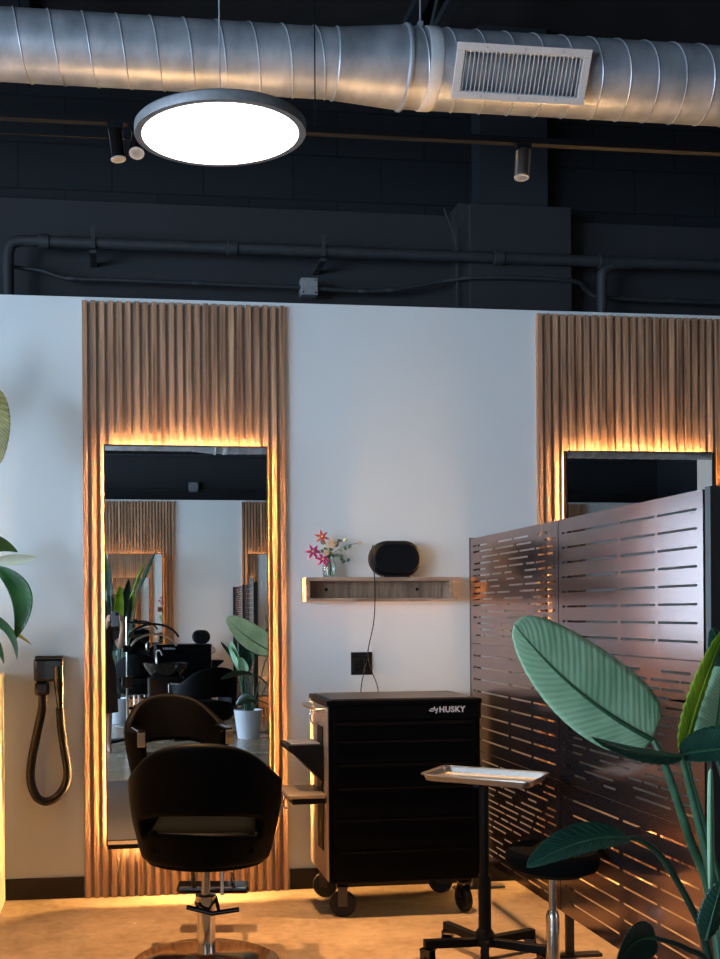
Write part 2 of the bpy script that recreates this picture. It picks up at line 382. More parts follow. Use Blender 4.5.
# ------------------------------------------------------------------ spiral duct
def duct_thing(y, z, x0, xa, xb, x1, r0, r1, label, grille=True, hang=()):
    t = thing('spiral_duct', label, 'duct', (0, y, z))
    def sec(name, xs, xe, r_):
        b_ = MB(); seg = 40
        b_.lathe([(r_, xs), (r_, xe)], seg=seg, axis='x')
        pitch = 0.163 if r_ == r0 else 0.150
        nturn = (xe-xs)/pitch; N = int(nturn*seg)
        pts = []
        for k in range(N+1):
            a = 2*PI*k/seg; pts.append((xs+pitch*k/seg, math.cos(a)*(r_+0.001), math.sin(a)*(r_+0.001)))
        b_.tube(pts, 0.0042, 6)
        return b_.build(name, M['galv'], t, smooth=True)
    sec('duct_section', x0, xa, r0); sec('duct_section', xb, x1, r1)
    rd = MB().lathe([(r0+0.004, xa-0.02), (r0+0.008, xa-0.015), (r0+0.004, xa), (r1+0.004, xb-0.02), (r1+0.014, xb-0.012), (r1+0.014, xb), (r1+0.004, xb+0.004)], seg=40, axis='x')
    rd.build('reducer', M['galv'], t, smooth=True)
    MB().lathe([(r1+0.004, xb+0.09), (r1+0.006, xb+0.095), (r1+0.006, xb+0.15), (r1+0.004, xb+0.155)], seg=40, axis='x').build('collar', M['grille'], t, smooth=True)
    if grille:
        gx0, gx1 = 1.68, 2.37
        ang = R(150)   # points towards camera side, tilted downward
        g = bpy.data.objects.new('air_register', None); COL.objects.link(g); g.parent = t
        # the register faces -y, slightly down
        g.rotation_euler = (R(27), 0, 0)
        yf = -r1-0.03; h0, h1 = -0.125, 0.125
        fr = MB()
        fr.box(gx0, gx1, yf, yf+0.012, h0, h0+0.035).box(gx0, gx1, yf, yf+0.012, h1-0.035, h1)
        fr.box(gx0, gx0+0.04, yf, yf+0.012, h0+0.035, h1-0.035).box(gx1-0.04, gx1, yf, yf+0.012, h0+0.035, h1-0.035)
        fr.box(gx0+0.02, gx1-0.02, yf+0.012, yf+0.10, h1-0.04, h1-0.02).box(gx0+0.02, gx1-0.02, yf+0.012, yf+0.10, h0+0.02, h0+0.04)
        fr.box(gx0+0.02, gx0+0.04, yf+0.012, yf+0.10, h0+0.04, h1-0.04).box(gx1-0.04, gx1-0.02, yf+0.012, yf+0.10, h0+0.04, h1-0.04)
        fr.build('register_frame', M['grille'], g, bevel=0.002)
        lv = MB(); nL = 28
        for k in range(nL):
            x = gx0+0.05+(gx1-gx0-0.1)*k/(nL-1)
            mt = Matrix.Translation((x, yf+0.012, 0)) @ Matrix.Rotation(R(-12), 4, 'Z')
            lv.box(-0.0013, 0.0013, -0.008, 0.014, h0+0.035, h1-0.035, mt)
        lv.build('louvres', M['grille'], g)
        MB().box(gx0+0.04, gx1-0.04, yf+0.09, yf+0.095, h0+0.04, h1-0.04).build('register_shade_plate', M['dark'], g)  # dark plate painted as the shade behind the louvres
        for x in (gx0+0.15, gx1-0.15, (gx0+gx1)/2):
            for zz in (h0+0.017, h1-0.017): MB().lathe([(0.005, yf-0.002), (0.005, yf)], (x, 0, zz), 10, 'y').build('screw', M['grey_metal'], g)
    for hx in hang:
        rr_ = r0 if hx < xa else r1
        h = MB().tube([(hx, 0, rr_), (hx, 0, CEIL-z)], 0.0045, 8)
        h.box(hx-0.022, hx+0.022, -0.02, 0.02, rr_, rr_+0.012).box(hx-0.012, hx+0.012, -0.012, 0.012, rr_+0.012, rr_+0.05)
        h.build('hanger_rod', M['grey_metal'], t)
    return t
d = duct_thing(5.2, 4.212, -5.9, 1.13, 1.475, 8.9, 0.163, 0.190, 'galvanised spiral duct with a widening reducer under the ceiling', True, (-2.2, 1.565, 5.2))
d2 = duct_thing(-2.8, 3.715, -5.9, 1.02, 1.3, 8.9, 0.18, 0.21, 'galvanised spiral duct seen only as a sliver in the mirror tops', False, (-2, 3, 7))

# ------------------------------------------------------------------ pipes and conduit on the black wall
def pipe_thing(name, label, cat, path, r_, couplings=(), clips=(), y=6.78, mat='black_pipe'):
    t = thing(name, label, cat, tuple(path[0]))
    o = Vector(path[0])
    q = [Vector(a)-o for a in path]
    MB().tube(q, r_, 14).build('tube', M[mat], t, smooth=True)
    for (x, zz) in couplings:
        MB().lathe([(r_*1.0, x-0.035), (r_*1.28, x-0.03), (r_*1.28, x+0.03), (r_*1.0, x+0.035)], (-o.x, y-o.y, zz-o.z), 16, 'x').build('coupling', M[mat], t, smooth=True)
    for (x, zz) in clips:
        c = MB().box(x-0.014-o.x, x+0.014-o.x, y-0.01-r_-o.y, y-r_-o.y+0.002, zz-r_*1.2-o.z, zz+r_*2.6-o.z)
        c.box(x-0.014-o.x, x+0.014-o.x, y-r_-o.y, 6.84-o.y, zz+r_*1.3-o.z, zz+r_*1.3+0.012-o.z).box(x-0.02-o.x, x+0.02-o.x, y-r_-o.y, 6.84-o.y, zz-r_*1.5-0.02-o.z, zz-r_*1.5-o.z)
        c.build('clamp', M[mat], t)
    return t
PY = 6.60
pz = lambda x: 3.805+(0.0)*x
pts = [(-0.64, PY, 3.0), (-0.64, PY, 3.64), (-0.635, PY, 3.70), (-0.61, PY, 3.74), (-0.56, PY, 3.755), (-0.4, PY, 3.755)]+[(x*0.5, PY, 3.755) for x in range(0, 17)]
pipe_thing('water_pipe', 'thick black pipe with an elbow at its left end on the black wall', 'pipe', pts, 0.036, [(-0.42, 3.755), (0.75, 3.755), (2.5, 3.755), (3.22, 3.755)], [(-0.12, 3.755), (1.33, 3.755)], PY)
wpipe = bpy.data.objects['water_pipe']
_o = Vector(wpipe.location); MB().tube([Vector(q_)-_o for q_ in smooth_path([(3.42, PY, 3.745), (3.30, PY, 3.735), (3.225, PY, 3.69), (3.21, PY, 3.59), (3.21, PY, 3.0)], 5)], 0.034, 14).build('branch_tube', M['black_pipe'], wpipe, smooth=True)
CY = 6.68
pipe_thing('electrical_conduit', 'thin black conduit running left from the grey junction box', 'conduit', smooth_path([(-0.66, CY, 3.62), (-0.45, CY, 3.60), (-0.28, CY, 3.555), (0.0, CY, 3.555), (0.6, CY, 3.55), (1.22, CY, 3.545)], 4), 0.0125, [(-0.25, 3.555), (0.54, 3.552)], (), CY)
pipe_thing('electrical_conduit', 'thin black conduit rising right from the junction box and crossing the boxed column', 'conduit', smooth_path([(1.32, CY, 3.54), (1.6, CY, 3.535), (1.85, CY, 3.555), (2.15, CY, 3.615), (2.4, CY-0.06, 3.63), (3.0, CY-0.06, 3.63), (3.15, CY, 3.58), (3.35, CY, 3.54), (4.6, CY, 3.53), (7, CY, 3.53)], 5), 0.014, [(1.62, 3.535), (1.8, 3.547), (2.74, 3.63), (3.75, 3.537)], (), CY)
pipe_thing('cable', 'thin dark cable hanging down beside the boxed column', 'cable', smooth_path([(2.17, 6.70, 4.10), (2.20, 6.68, 4.0), (2.235, 6.66, 3.85), (2.24, 6.66, 3.5), (2.25, 6.66, 3.1)], 5), 0.006, (), (), 6.7, 'black_pipe')
jb = thing('junction_box', 'square grey junction box on the conduit above the white wall', 'junction box', (1.255, CY, 3.545))
MB().box(-0.055, 0.055, -0.035, 0.035, -0.055, 0.055).build('box_body', M['grey_metal'], jb, bevel=0.004)
for x, z in ((-0.04, 0.04), (0.04, 0.04), (-0.04, -0.04), (0.04, -0.04)): MB().lathe([(0.006, -0.038), (0.006, -0.035)], (x, 0, z), 8, 'y').build('screw', M['chrome'], jb)
# opposite side counterparts, seen in the mirrors
for x, lab in ((1.24, 'pale junction box reflected near the top of the tall mirror'), (7.25, 'pale junction box reflected in the mirror behind the screen')):
    c = copy_tree(jb, (x, -5.85, 3.44), PI, lab, scale=1.35)
pipe_thing('electrical_conduit', 'long thin conduit reflected near the top of the tall mirror', 'conduit', [(-3, -5.87, 3.40), (8.5, -5.87, 3.40)], 0.02, (), (), -5.87)
pipe_thing('water_pipe', 'upper dark pipe reflected across the mirrors above the junction box', 'pipe', [(-3, -5.865, 3.95), (8.5, -5.865, 3.95)], 0.03, (), (), -5.865)

# ------------------------------------------------------------------ track lighting
RY, RZ = 4.6, 3.585
tr = thing('lighting_track', 'black lighting track running under the duct', 'track light rail', (0, RY, RZ))
MB().box(-5.8, 8.8, -0.018, 0.018, -0.011, 0.011).box(-5.8, 8.8, -0.012, 0.012, 0.011, 0.02).build('rail', M['black_matte'], tr)
MB().tube([(x, 0.18, 0.01) for x in (-5.8, 0.2)], 0.006, 6).build('power_cable', M['black_matte'], tr)
for x in (-4, -1.9, 0.9, 3.1, 5.2, 7.4): MB().tube([(x, 0, 0.02), (x, 0, CEIL-RZ)], 0.003, 6).build('suspension_wire', M['black_matte'], tr)
def track_head(label, x, tiltx, tilty, chromefront=False, L=0.125, dy=0):
    t = thing('track_spotlight', label, 'spotlight', (x, RY, RZ-0.011))
    MB().box(-0.035, 0.035, -0.016, 0.016, -0.02, 0).tube([(0, 0, -0.02), (0, 0, -0.04)], 0.008, 10).build('mount', M['black_matte'], t, smooth=False)
    mt = Matrix.Translation((0, 0, -0.028)) @ Matrix.Rotation(tilty, 4, 'Y') @ Matrix.Rotation(tiltx, 4, 'X')
    b_ = MB().lathe([(0.030, 0.0), (0.034, -0.006), (0.034, -L), (0.031, -L-0.002), (0.029, -L+0.01)], seg=28)
    b_.v = [tuple(mt @ Vector(q)) for q in b_.v]
    b_.build('lamp_housing', M['steel'] if chromefront else M['black_gloss'], t, smooth=True)
    r_ = MB().lathe([(0.022, -L-0.004), (0.033, -L-0.004), (0.033, -L+0.002), (0.022, -L+0.002), (0.022, -L-0.004)], seg=28)
    r_.v = [tuple(mt @ Vector(q)) for q in r_.v]
    r_.build('bezel', M['grey_metal'], t, smooth=True)
    ld = bpy.data.lights.new('spotlight beam', 'SPOT'); ld.energy = 820; ld.color = (1, 0.54, 0.24); ld.spot_size = R(46); ld.spot_blend = 0.9; ld.shadow_soft_size = 0.03
    lo = bpy.data.objects.new('spotlight_beam', ld); COL.objects.link(lo); lo.parent = t
    lo.matrix_local = mt @ Matrix.Translation((0, 0, -L-0.012))
    return t
track_head('black track spotlight left of the round disc light', 0.015, R(-3), R(-6))
track_head('second black track spotlight half behind the round disc light', 0.115, R(-24), R(4), L=0.125)
track_head('shiny track spotlight lit on its side, right of the disc light', 1.865, R(-4), R(6), True)
track_head('black track spotlight right of the frame edge', 3.6, R(-4), R(6))

# ------------------------------------------------------------------ disc pendant
t = thing('disc_pendant_light', 'large round flat disc pendant light glowing white', 'pendant light', (0.382, 3.7, 3.135))
t.rotation_euler = (R(3.5), R(-0.5), 0)
MB().lathe([(0.278, 0.0), (0.302, 0.0), (0.304, 0.004), (0.304, 0.030), (0.298, 0.036), (0.05, 0.036), (0.001, 0.036)], seg=72).build('rim', M['rim'], t, smooth=True)
MB().lathe([(0.001, -0.001), (0.277, -0.001), (0.277, 0.004)], seg=72).build('diffuser', M['disc'], t)
c = MB().tube([(0, 0, 0.036), (0, 0, CEIL-3.165)], 0.0025, 8)
c.lathe([(0.02, 0.036), (0.02, 0.05), (0.005, 0.06)], seg=16)
c.build('suspension_cable', M['grey_metal'], t)

disc = t
for (x_, y_, lab) in ((3.9, -1.4, 'added disc pendant right of the view and behind the camera'), (-2.6, -1.4, 'added disc pendant left of the view and behind the camera'), (4.4, 3.4, 'added disc pendant past the right edge of the frame'), (-3.0, 3.4, 'added disc pendant past the left edge of the frame')):
    copy_tree(disc, (x_, y_, 3.135), 0, lab, 'added disc pendants outside the frame')  # unseen lights, added to brighten the opposite wall in the mirror

# ------------------------------------------------------------------ wall shelf, vase, speaker, outlet
t = thing('floating_shelf', 'open wooden box shelf on the white wall', 'shelf', (0.972, WY, 1.501))
SW, SH, SD = 0.78, 0.125, 0.13
MB().box(0, SW+0.05, -SD, 0, SH-0.02, SH).build('top_board', M['shelf'], t, bevel=0.0015)
MB().box(0, SW+0.02, -SD, 0, 0, 0.018).build('bottom_board', M['shelf'], t, bevel=0.0015)
MB().box(0, 0.02, -SD, 0, 0.018, SH-0.02).build('end_board', M['shelf'], t, bevel=0.0015)
MB().box(SW-0.02, SW, -SD, 0, 0.018, SH-0.02).build('end_board', M['shelf'], t, bevel=0.0015)
MB().box(0.02, SW-0.02, -0.012, 0, 0.018, SH-0.02).build('back_board', M['shelf_in'], t)
for x in (0.13, 0.62): MB().lathe([(0.007, -0.016), (0.009, -0.012)], (x, 0, 0.065), 12, 'y').build('screw', M['black_matte'], t)
ST = 1.627
# vase
vx, vy = 1.105, WY-0.075
v = thing('glass_vase', 'small ribbed clear glass vase holding flowers on the wooden shelf', 'vase', (vx, vy, ST))
MB().lathe([(0.001, 0), (0.027, 0), (0.032, 0.008), (0.036, 0.04), (0.032, 0.075), (0.024, 0.095), (0.027, 0.11), (0.024, 0.11), (0.021, 0.095), (0.029, 0.074), (0.033, 0.04), (0.029, 0.01), (0.001, 0.006)], seg=28).build('glass_body', M['glass'], v, smooth=True)
MB().lathe([(0.001, 0.007), (0.027, 0.012), (0.031, 0.04), (0.028, 0.066), (0.001, 0.066)], seg=24).build('water', M['glass'], v, smooth=True)
def flower(label, u, vv, kind, size, leaf=False):
    tip = at(u, vv, y=vy-0.02-random.random()*0.03)
    neck = Vector((vx+random.uniform(-0.008, 0.008), vy+random.uniform(-0.008, 0.008), ST+0.105))
    foot = Vector((vx-(tip.x-vx)*0.15, vy, ST+0.016))
    t = thing('cut_flower', label, 'flower', tuple(foot), 0)
    mid = (neck+tip)/2+Vector((0, 0, 0.02))
    path = smooth_path([Vector((0, 0, 0)), neck-foot, mid-foot, tip-foot], 5)
    MB().tube(path, 0.0018, 6).build('stem', M['sage'], t)
    rot = Matrix.Rotation(random.uniform(0.9, 1.5), 4, 'X') @ Matrix.Rotation(random.uniform(-.3, .3), 4, 'Z')
    pb = MB(); npet = {'lily': 6, 'rose': 14, 'sprig': 0}[kind]
    for k in range(npet):
        a = 2*PI*k/npet*(2.6 if kind == 'rose' else 1)+random.uniform(-.1, .1)
        lift = 0.25 if kind == 'lily' else 0.3+0.9*(k/npet)
        L = size*(1 if kind == 'lily' else (1-0.45*k/npet)); w = L*(0.17 if kind == 'lily' else 0.5)
        pm = Matrix.Translation(tip-foot) @ rot @ Matrix.Rotation(a, 4, 'Z') @ Matrix.Rotation(-lift, 4, 'Y')
        row = []
        for i in range(6):
            s_ = i/5; ww = w*math.sin(PI*min(0.97, s_*0.85+0.12)); zz = -size*0.25*s_*s_ if kind == 'lily' else size*0.15*math.sin(PI*s_)
            for j in (-1, 0, 1): row.append(pm @ Vector((L*s_, ww*j, zz+abs(j)*ww*0.25)))
        pb.add(row, [(i*3+j, i*3+j+1, i*3+j+4, i*3+j+3) for i in range(5) for j in (0, 1)])
    if npet:
        po = pb.build('petals', M[{'magenta': 'magenta', 'coral': 'coral', 'peach': 'peach'}[label_col]], t, smooth=True)
        po.modifiers.new('s', 'SOLIDIFY').thickness = 0.001
        MB().lathe([(0.001, -0.002), (size*0.16, 0), (size*0.12, size*0.2), (0.001, size*0.25)], tuple(tip-foot), 10).build('flower_centre', M['yellow'], t, smooth=True)
    lb = MB()
    for k in range(9 if kind == 'sprig' else 3):
        s_ = 0.45+0.55*(k+1)/(9 if kind == 'sprig' else 4)
        p0 = path[int(s_*(len(path)-1))]
        dv = Vector((random.uniform(-1, 1), random.uniform(-0.6, 0.4), random.uniform(-0.7, 0.6))).normalized()
        sd = dv.cross(Vector((0, -1, 0.2))).normalized(); L = 0.026
        row = []
        for i in range(5):
            q_ = i/4; ww = 0.009*math.sin(PI*min(0.98, q_*0.9+0.06))
            for j in (-1, 0, 1): row.append(p0+dv*L*q_+sd*ww*j+Vector((0, -0.003*abs(j), 0)))
        lb.add(row, [(i*3+j, i*3+j+1, i*3+j+4, i*3+j+3) for i in range(4) for j in (0, 1)])
    lo = lb.build('leaves', M['sage'], t, smooth=True); lo.modifiers.new('s', 'SOLIDIFY').thickness = 0.0008
for lab, u, vv, kind, size, label_col in (
    ('coral flower highest in the small vase', 322, 537, 'lily', 0.040, 'coral'),
    ('magenta flower furthest left in the small vase', 313, 552, 'lily', 0.042, 'magenta'),
    ('magenta flower hanging lower left over the vase rim', 323, 560, 'lily', 0.044, 'magenta'),
    ('peach rose like bloom in the middle of the bouquet', 331, 545, 'rose', 0.034, 'peach'),
    ('pale cream bloom just above the vase rim', 326, 554, 'rose', 0.022, 'peach'),
    ('green leafy sprig rising behind the peach bloom', 343, 540, 'sprig', 0.02, 'peach'),
    ('green leafy sprig arching right and drooping beside the vase', 347, 562, 'sprig', 0.02, 'peach'),
    ('thin sprig with a peach bud reaching far right', 360, 543, 'lily', 0.014, 'peach')):
    flower(lab, u, vv, kind, size)
# speaker: horizontal capsule
t = speaker = thing('wireless_speaker', 'black oval speaker standing on the wooden shelf', 'speaker', (1.455, WY-0.075, ST))
def capsule(w, h, y0, y1, inset, n_=24):
    rr_ = h/2; out = []
    prof = [(y0, inset), (y0+inset*0.6, inset*0.25), (y0+inset*1.4, 0), (y1-inset*1.4, 0), (y1-inset*0.6, inset*0.25), (y1, inset)]
    vs = []; ring = []
    for k in range(n_*2):
        if k < n_: a = -PI/2+PI*k/(n_-1); cx = w/2-rr_
        else: a = PI/2+PI*(k-n_)/(n_-1); cx = -w/2+rr_
        ring.append((cx, a))
    for (yy, ins) in prof:
        for (cx, a) in ring: vs.append((cx+math.cos(a)*(rr_-ins), yy, rr_+math.sin(a)*(rr_-ins)))
    N = len(ring); fs = []
    for i in range(len(prof)-1):
        for k in range(N): fs.append((i*N+k, i*N+(k+1) % N, (i+1)*N+(k+1) % N, (i+1)*N+k))
    fs.append(tuple(range(N))); fs.append(tuple(range((len(prof)-1)*N, len(prof)*N)))
    return MB().add(vs, fs)
o = capsule(0.275, 0.186, -0.05, 0.055, 0.02).build('speaker_body', M['black_matte'], t, smooth=True)
o.location = (0, 0, 0.004)
MB().box(-0.07, 0.07, -0.035, 0.04, 0, 0.008).build('foot_pad', M['black_gloss'], t)
# outlets
t = thing('outlet_plate', 'square black power outlet plate on the wall under the shelf', 'outlet', (1.29, WY, 1.175))
MB().box(-0.057, 0.057, -0.007, 0, -0.06, 0.06).build('cover_plate', M['black_matte'], t, bevel=0.002)
for x in (-0.028, 0.028):
    s_ = MB().box(x-0.017, x+0.017, -0.010, -0.006, -0.036, 0.036).build('socket', M['black_gloss'], t, bevel=0.002)
    w_ = MB()
    for zz in (-0.02, 0.016): w_.box(x-0.008, x-0.005, -0.0112, -0.009, zz, zz+0.009).box(x+0.005, x+0.008, -0.0112, -0.009, zz, zz+0.009)
    w_.build('socket_slots', M['base'], s_)
# cords
cp = [at(373, 545, y=WY-0.135), at(371, 556, y=WY-0.145), at(374, 572, y=WY-0.145), at(375, 590, y=WY-0.142), at(374, 620, y=WY-0.10), at(369, 645, y=WY-0.05), at(367, 657, y=WY-0.02)]
MB().tube([q_-speaker.location for q_ in smooth_path(cp, 6)], 0.003, 8).build('power_cord', M['black_matte'], speaker, smooth=True)
for lab, us in (('thin cord looping from the outlet down behind the cart, left strand', (368, 364, 361)), ('thin cord looping from the outlet down behind the cart, right strand', (367, 372, 378))):
    cp = [at(us[0], 657, y=WY-0.018), at(us[1], 672, y=WY-0.035), at(us[2], 690, y=WY-0.05), at(us[2], 720, y=WY-0.05)]
    tag(MB().tube(smooth_path(cp, 5), 0.0028, 8).build('thin_cable', M['black_matte'], smooth=True), lab, 'cord')

# ------------------------------------------------------------------ wall hair dryer with hose
t = thing('wall_hair_dryer', 'black wall mounted hair dryer with a looping hose', 'hair dryer', (-0.328, WY, 1.128))
b_ = MB().box(-0.078, 0.072, -0.11, 0, -0.02, 0.10).box(-0.074, 0.0, -0.105, 0, -0.09, -0.02)
o = b_.build('housing', M['black_gloss'], t, bevel=0.016, seg=4)
MB().box(-0.073, 0.068, -0.085, 0, 0.096, 0.108).build('top_cap', M['black_matte'], t, bevel=0.005)
MB().tube([(0.045, -0.10, 0.06), (0.047, -0.10, -0.03), (0.05, -0.095, -0.09), (0.052, -0.09, -0.15)], [0.026, 0.026, 0.021, 0.017], 18).build('handset', M['black_gloss'], t, smooth=True)
hp = smooth_path([(-0.035, -0.07, -0.085), (-0.04, -0.07, -0.16), (-0.065, -0.065, -0.28), (-0.093, -0.06, -0.42), (-0.098, -0.06, -0.52), (-0.07, -0.06, -0.60), (-0.02, -0.06, -0.625), (0.035, -0.06, -0.60), (0.075, -0.06, -0.54), (0.085, -0.06, -0.47), (0.07, -0.065, -0.36), (0.056, -0.08, -0.25), (0.052, -0.09, -0.15)], 14)
hb = MB(); rs = [0.022]*len(hp)
hb.tube(hp, rs, 14); hb.build('hose', M['hose'], t, smooth=True)

# ------------------------------------------------------------------ cream low cabinet at left with plants
t = thing('low_cabinet', 'cream low counter at the left edge, standing against the white wall', 'cabinet', (-1.16, WY-0.02, 0))
CBL = 3.3  # unseen length, drawn out towards the camera to block low daylight
MB().box(0, 0.60, -CBL, 0, 0, 1.13).build('counter_body', M['cream'], t, bevel=0.003)
MB().box(-0.01, 0.604, -CBL-0.01, 0, 1.13, 1.155).build('counter_top', M['cream'], t, bevel=0.003)
for k in range(4):
    y = -0.03-0.815*k
    dd = MB().box(-0.018, 0, y-0.79, y, 0.08, 1.1).build('door', M['cream'], t, bevel=0.002)
    MB().box(-0.04, -0.018, y-0.76, y-0.75, 0.6, 0.75).build('handle', M['steel'], dd)

def leaf_part(parent, mat, base, tip, wl, wr, side, bend=(0, 0, 0), cup=0.0, a=0.45, b_=0.6, ripple=0.004, nu=44, nv=7, fold=0.0, name='leaf', rib=0.004, ribmat='stalk'):
    """a leaf as a curved, ribbed blade: base and tip points, widths of both halves, side direction"""
    base, tip, side, bend = Vector(base), Vector(tip), Vector(side).normalized(), Vector(bend)
    ax = (tip-base).normalized(); side = (side-ax*side.dot(ax)).normalized(); nor = ax.cross(side)
    pk = (a/(a+b_))**a*(b_/(a+b_))**b_
    vs, uvs = [], []
    for i in range(nu+1):
        t_ = i/nu; mid = base.lerp(tip, t_)+bend*(4*t_*(1-t_))
        w = (max(t_, 1e-4)**a)*(max(1-t_, 1e-4)**b_)/pk
        if i in (0, nu): w = 0.01
        for j in range(-nv, nv+1):
            s_ = j/nv; ww = (wr if s_ > 0 else wl)*w*abs(s_)
            off = side*(ww*(1 if s_ > 0 else -1)*math.cos(fold*abs(s_))) + nor*(cup*ww*abs(s_)+ww*math.sin(fold*abs(s_)))
            off += nor*ripple*math.sin(t_*75-abs(s_)*9)*abs(s_)**0.6*w
            vs.append(mid+off); uvs.append((t_, s_))
    N = 2*nv+1
    fs = [(i*N+j, i*N+j+1, (i+1)*N+j+1, (i+1)*N+j) for i in range(nu) for j in range(2*nv)]
    me = bpy.data.meshes.new(name); me.from_pydata([tuple(v_) for v_ in vs], [], fs); me.update()
    ul = me.uv_layers.new(name='UVMap')
    for lp in me.loops: ul.data[lp.index].uv = uvs[lp.vertex_index]
    for q_ in me.polygons: q_.use_smooth = True
    me.materials.append(M[mat])
    o = bpy.data.objects.new(name, me); COL.objects.link(o); o.parent = parent
    sm = o.modifiers.new('s', 'SOLIDIFY'); sm.thickness = 0.0012
    if rib:
        pts_ = [base.lerp(tip, k/16)+bend*(4*(k/16)*(1-k/16)) for k in range(17)]
        MB().tube(pts_, [rib*(1-0.85*k/16) for k in range(17)], 8).build('midrib', M[ribmat], o, smooth=True)
    return o
def stalk_part(parent, mat, pts_, r0, r1):
    pp = smooth_path(pts_, 8); n_ = len(pp)
    return MB().tube(pp, [lerp(r0, r1, k/(n_-1)) for k in range(n_)], 10).build('stalk', M[mat], parent, smooth=True)
def pot_parts(t, r0, r1, h, mat='white_pot', wall=0.012):
    MB().lathe([(0.001, 0), (r0, 0), (r1, h), (r1-wall, h), (r1-wall-0.004, h-0.04), (0.001, h-0.042)], seg=40).build('pot', M[mat], t, smooth=True)
    MB().lathe([(0.001, h-0.035), (r1-wall-0.006, h-0.038), (r1-wall-0.012, h-0.046)], seg=32).build('soil', M['soil'], t)

# peace lily on the cabinet
PL = Vector((-0.78, 5.18, 1.157))
t = thing('peace_lily', 'peace lily with dark drooping leaves and a white flower on the cream counter', 'potted plant', tuple(PL))
pot_parts(t, 0.09, 0.12, 0.17)
def L3(u, v, y): return at(u, v, y=y)-PL
soil = Vector((0, 0, 0.13))
specs = [ # base(u,v) tip(u,v) y, widths, side, bend
    ((-4, 566), (15, 640), 5.10, 0.05, 0.055, (1, 0, -0.25), (0.075, -0.02, 0.03), 'leaf_lily'),
    ((-30, 560), (18, 552), 5.12, 0.03, 0.06, (0, -0.3, 1), (0, -0.02, 0.045), 'leaf_lily'),
    ((-25, 610), (17, 660), 5.05, 0.02, 0.022, (0.7, -0.2, 0.7), (0.05, 0, 0.03), 'leaf_lily'),
    ((-25, 625), (4, 664), 5.08, 0.02, 0.02, (1, -0.2, 0.3), (0.02, 0, 0.03), 'leaf_lily'),
    ((-10, 625), (32, 645), 5.2, 0.012, 0.012, (0, -0.2, 1), (0, 0, 0.02), 'leaf_olive'),
    ((-60, 600), (-90, 640), 5.1, 0.04, 0.04, (1, -0.2, 0), (-0.08, 0, 0.05), 'leaf_lily'),
    ((-80, 560), (-130, 600), 5.1, 0.05, 0.05, (0, -0.5, 1), (0, 0, 0.05), 'leaf_lily')]
for (bu, bv), (tu, tv), yy, wl_, wr_, sd, bd, mt in specs:
    b0 = L3(bu, bv, yy); leaf_part(t, mt, b0, L3(tu, tv, yy), wl_, wr_, sd, bd, cup=0.15, ripple=0.001, rib=0.002, a=0.5, b_=0.7)
    stalk_part(t, 'stalk_dark', [soil, (soil+b0)/2+Vector((0, 0, 0.06)), b0], 0.004, 0.003)
b0 = L3(-4, 561, 5.06)
o = leaf_part(t, 'spathe', b0, L3(38, 557, 5.06), 0.024, 0.036, (0, -0.4, 1), (0, 0, -0.005), cup=0.3, ripple=0.0, rib=0, name='white_spathe', a=0.6, b_=0.9)
stalk_part(t, 'stalk', [soil, (soil+b0)/2+Vector((-0.02, 0, 0.08)), b0], 0.004, 0.003)
# tall plant beyond the left edge whose leaf hangs into view
TP = Vector((-0.86, 4.75, 1.157))
t = thing('tall_potted_plant', 'taller potted plant with a yellow green leaf hanging above the peace lily', 'potted plant', tuple(TP))
pot_parts(t, 0.10, 0.13, 0.2)
for (bu, bv), (tu, tv), yy, wd, sd, mt in (((-14, 385), (-2, 466), 5.0, 0.075, (1, -0.2, 0.1), 'leaf_olive'), ((-60, 330), (-110, 420), 4.9, 0.08, (1, 0.2, 0), 'leaf'), ((-120, 360), (-190, 420), 4.8, 0.09, (0, 1, 0.6), 'leaf'), ((-50, 440), (-40, 560), 4.7, 0.07, (0.3, 1, 0), 'leaf_lime')):
    b0 = at(bu, bv, y=yy)-TP; leaf_part(t, mt, b0, at(tu, tv, y=yy)-TP, wd, wd, sd, (0.02, -0.03, 0.03), cup=0.25, rib=0.004)
    stalk_part(t, 'stalk', [Vector((0, 0, 0.16)), b0*0.5+Vector((0, 0, 0.15)), b0+Vector((-0.03, 0, 0.02)), b0], 0.011, 0.005)

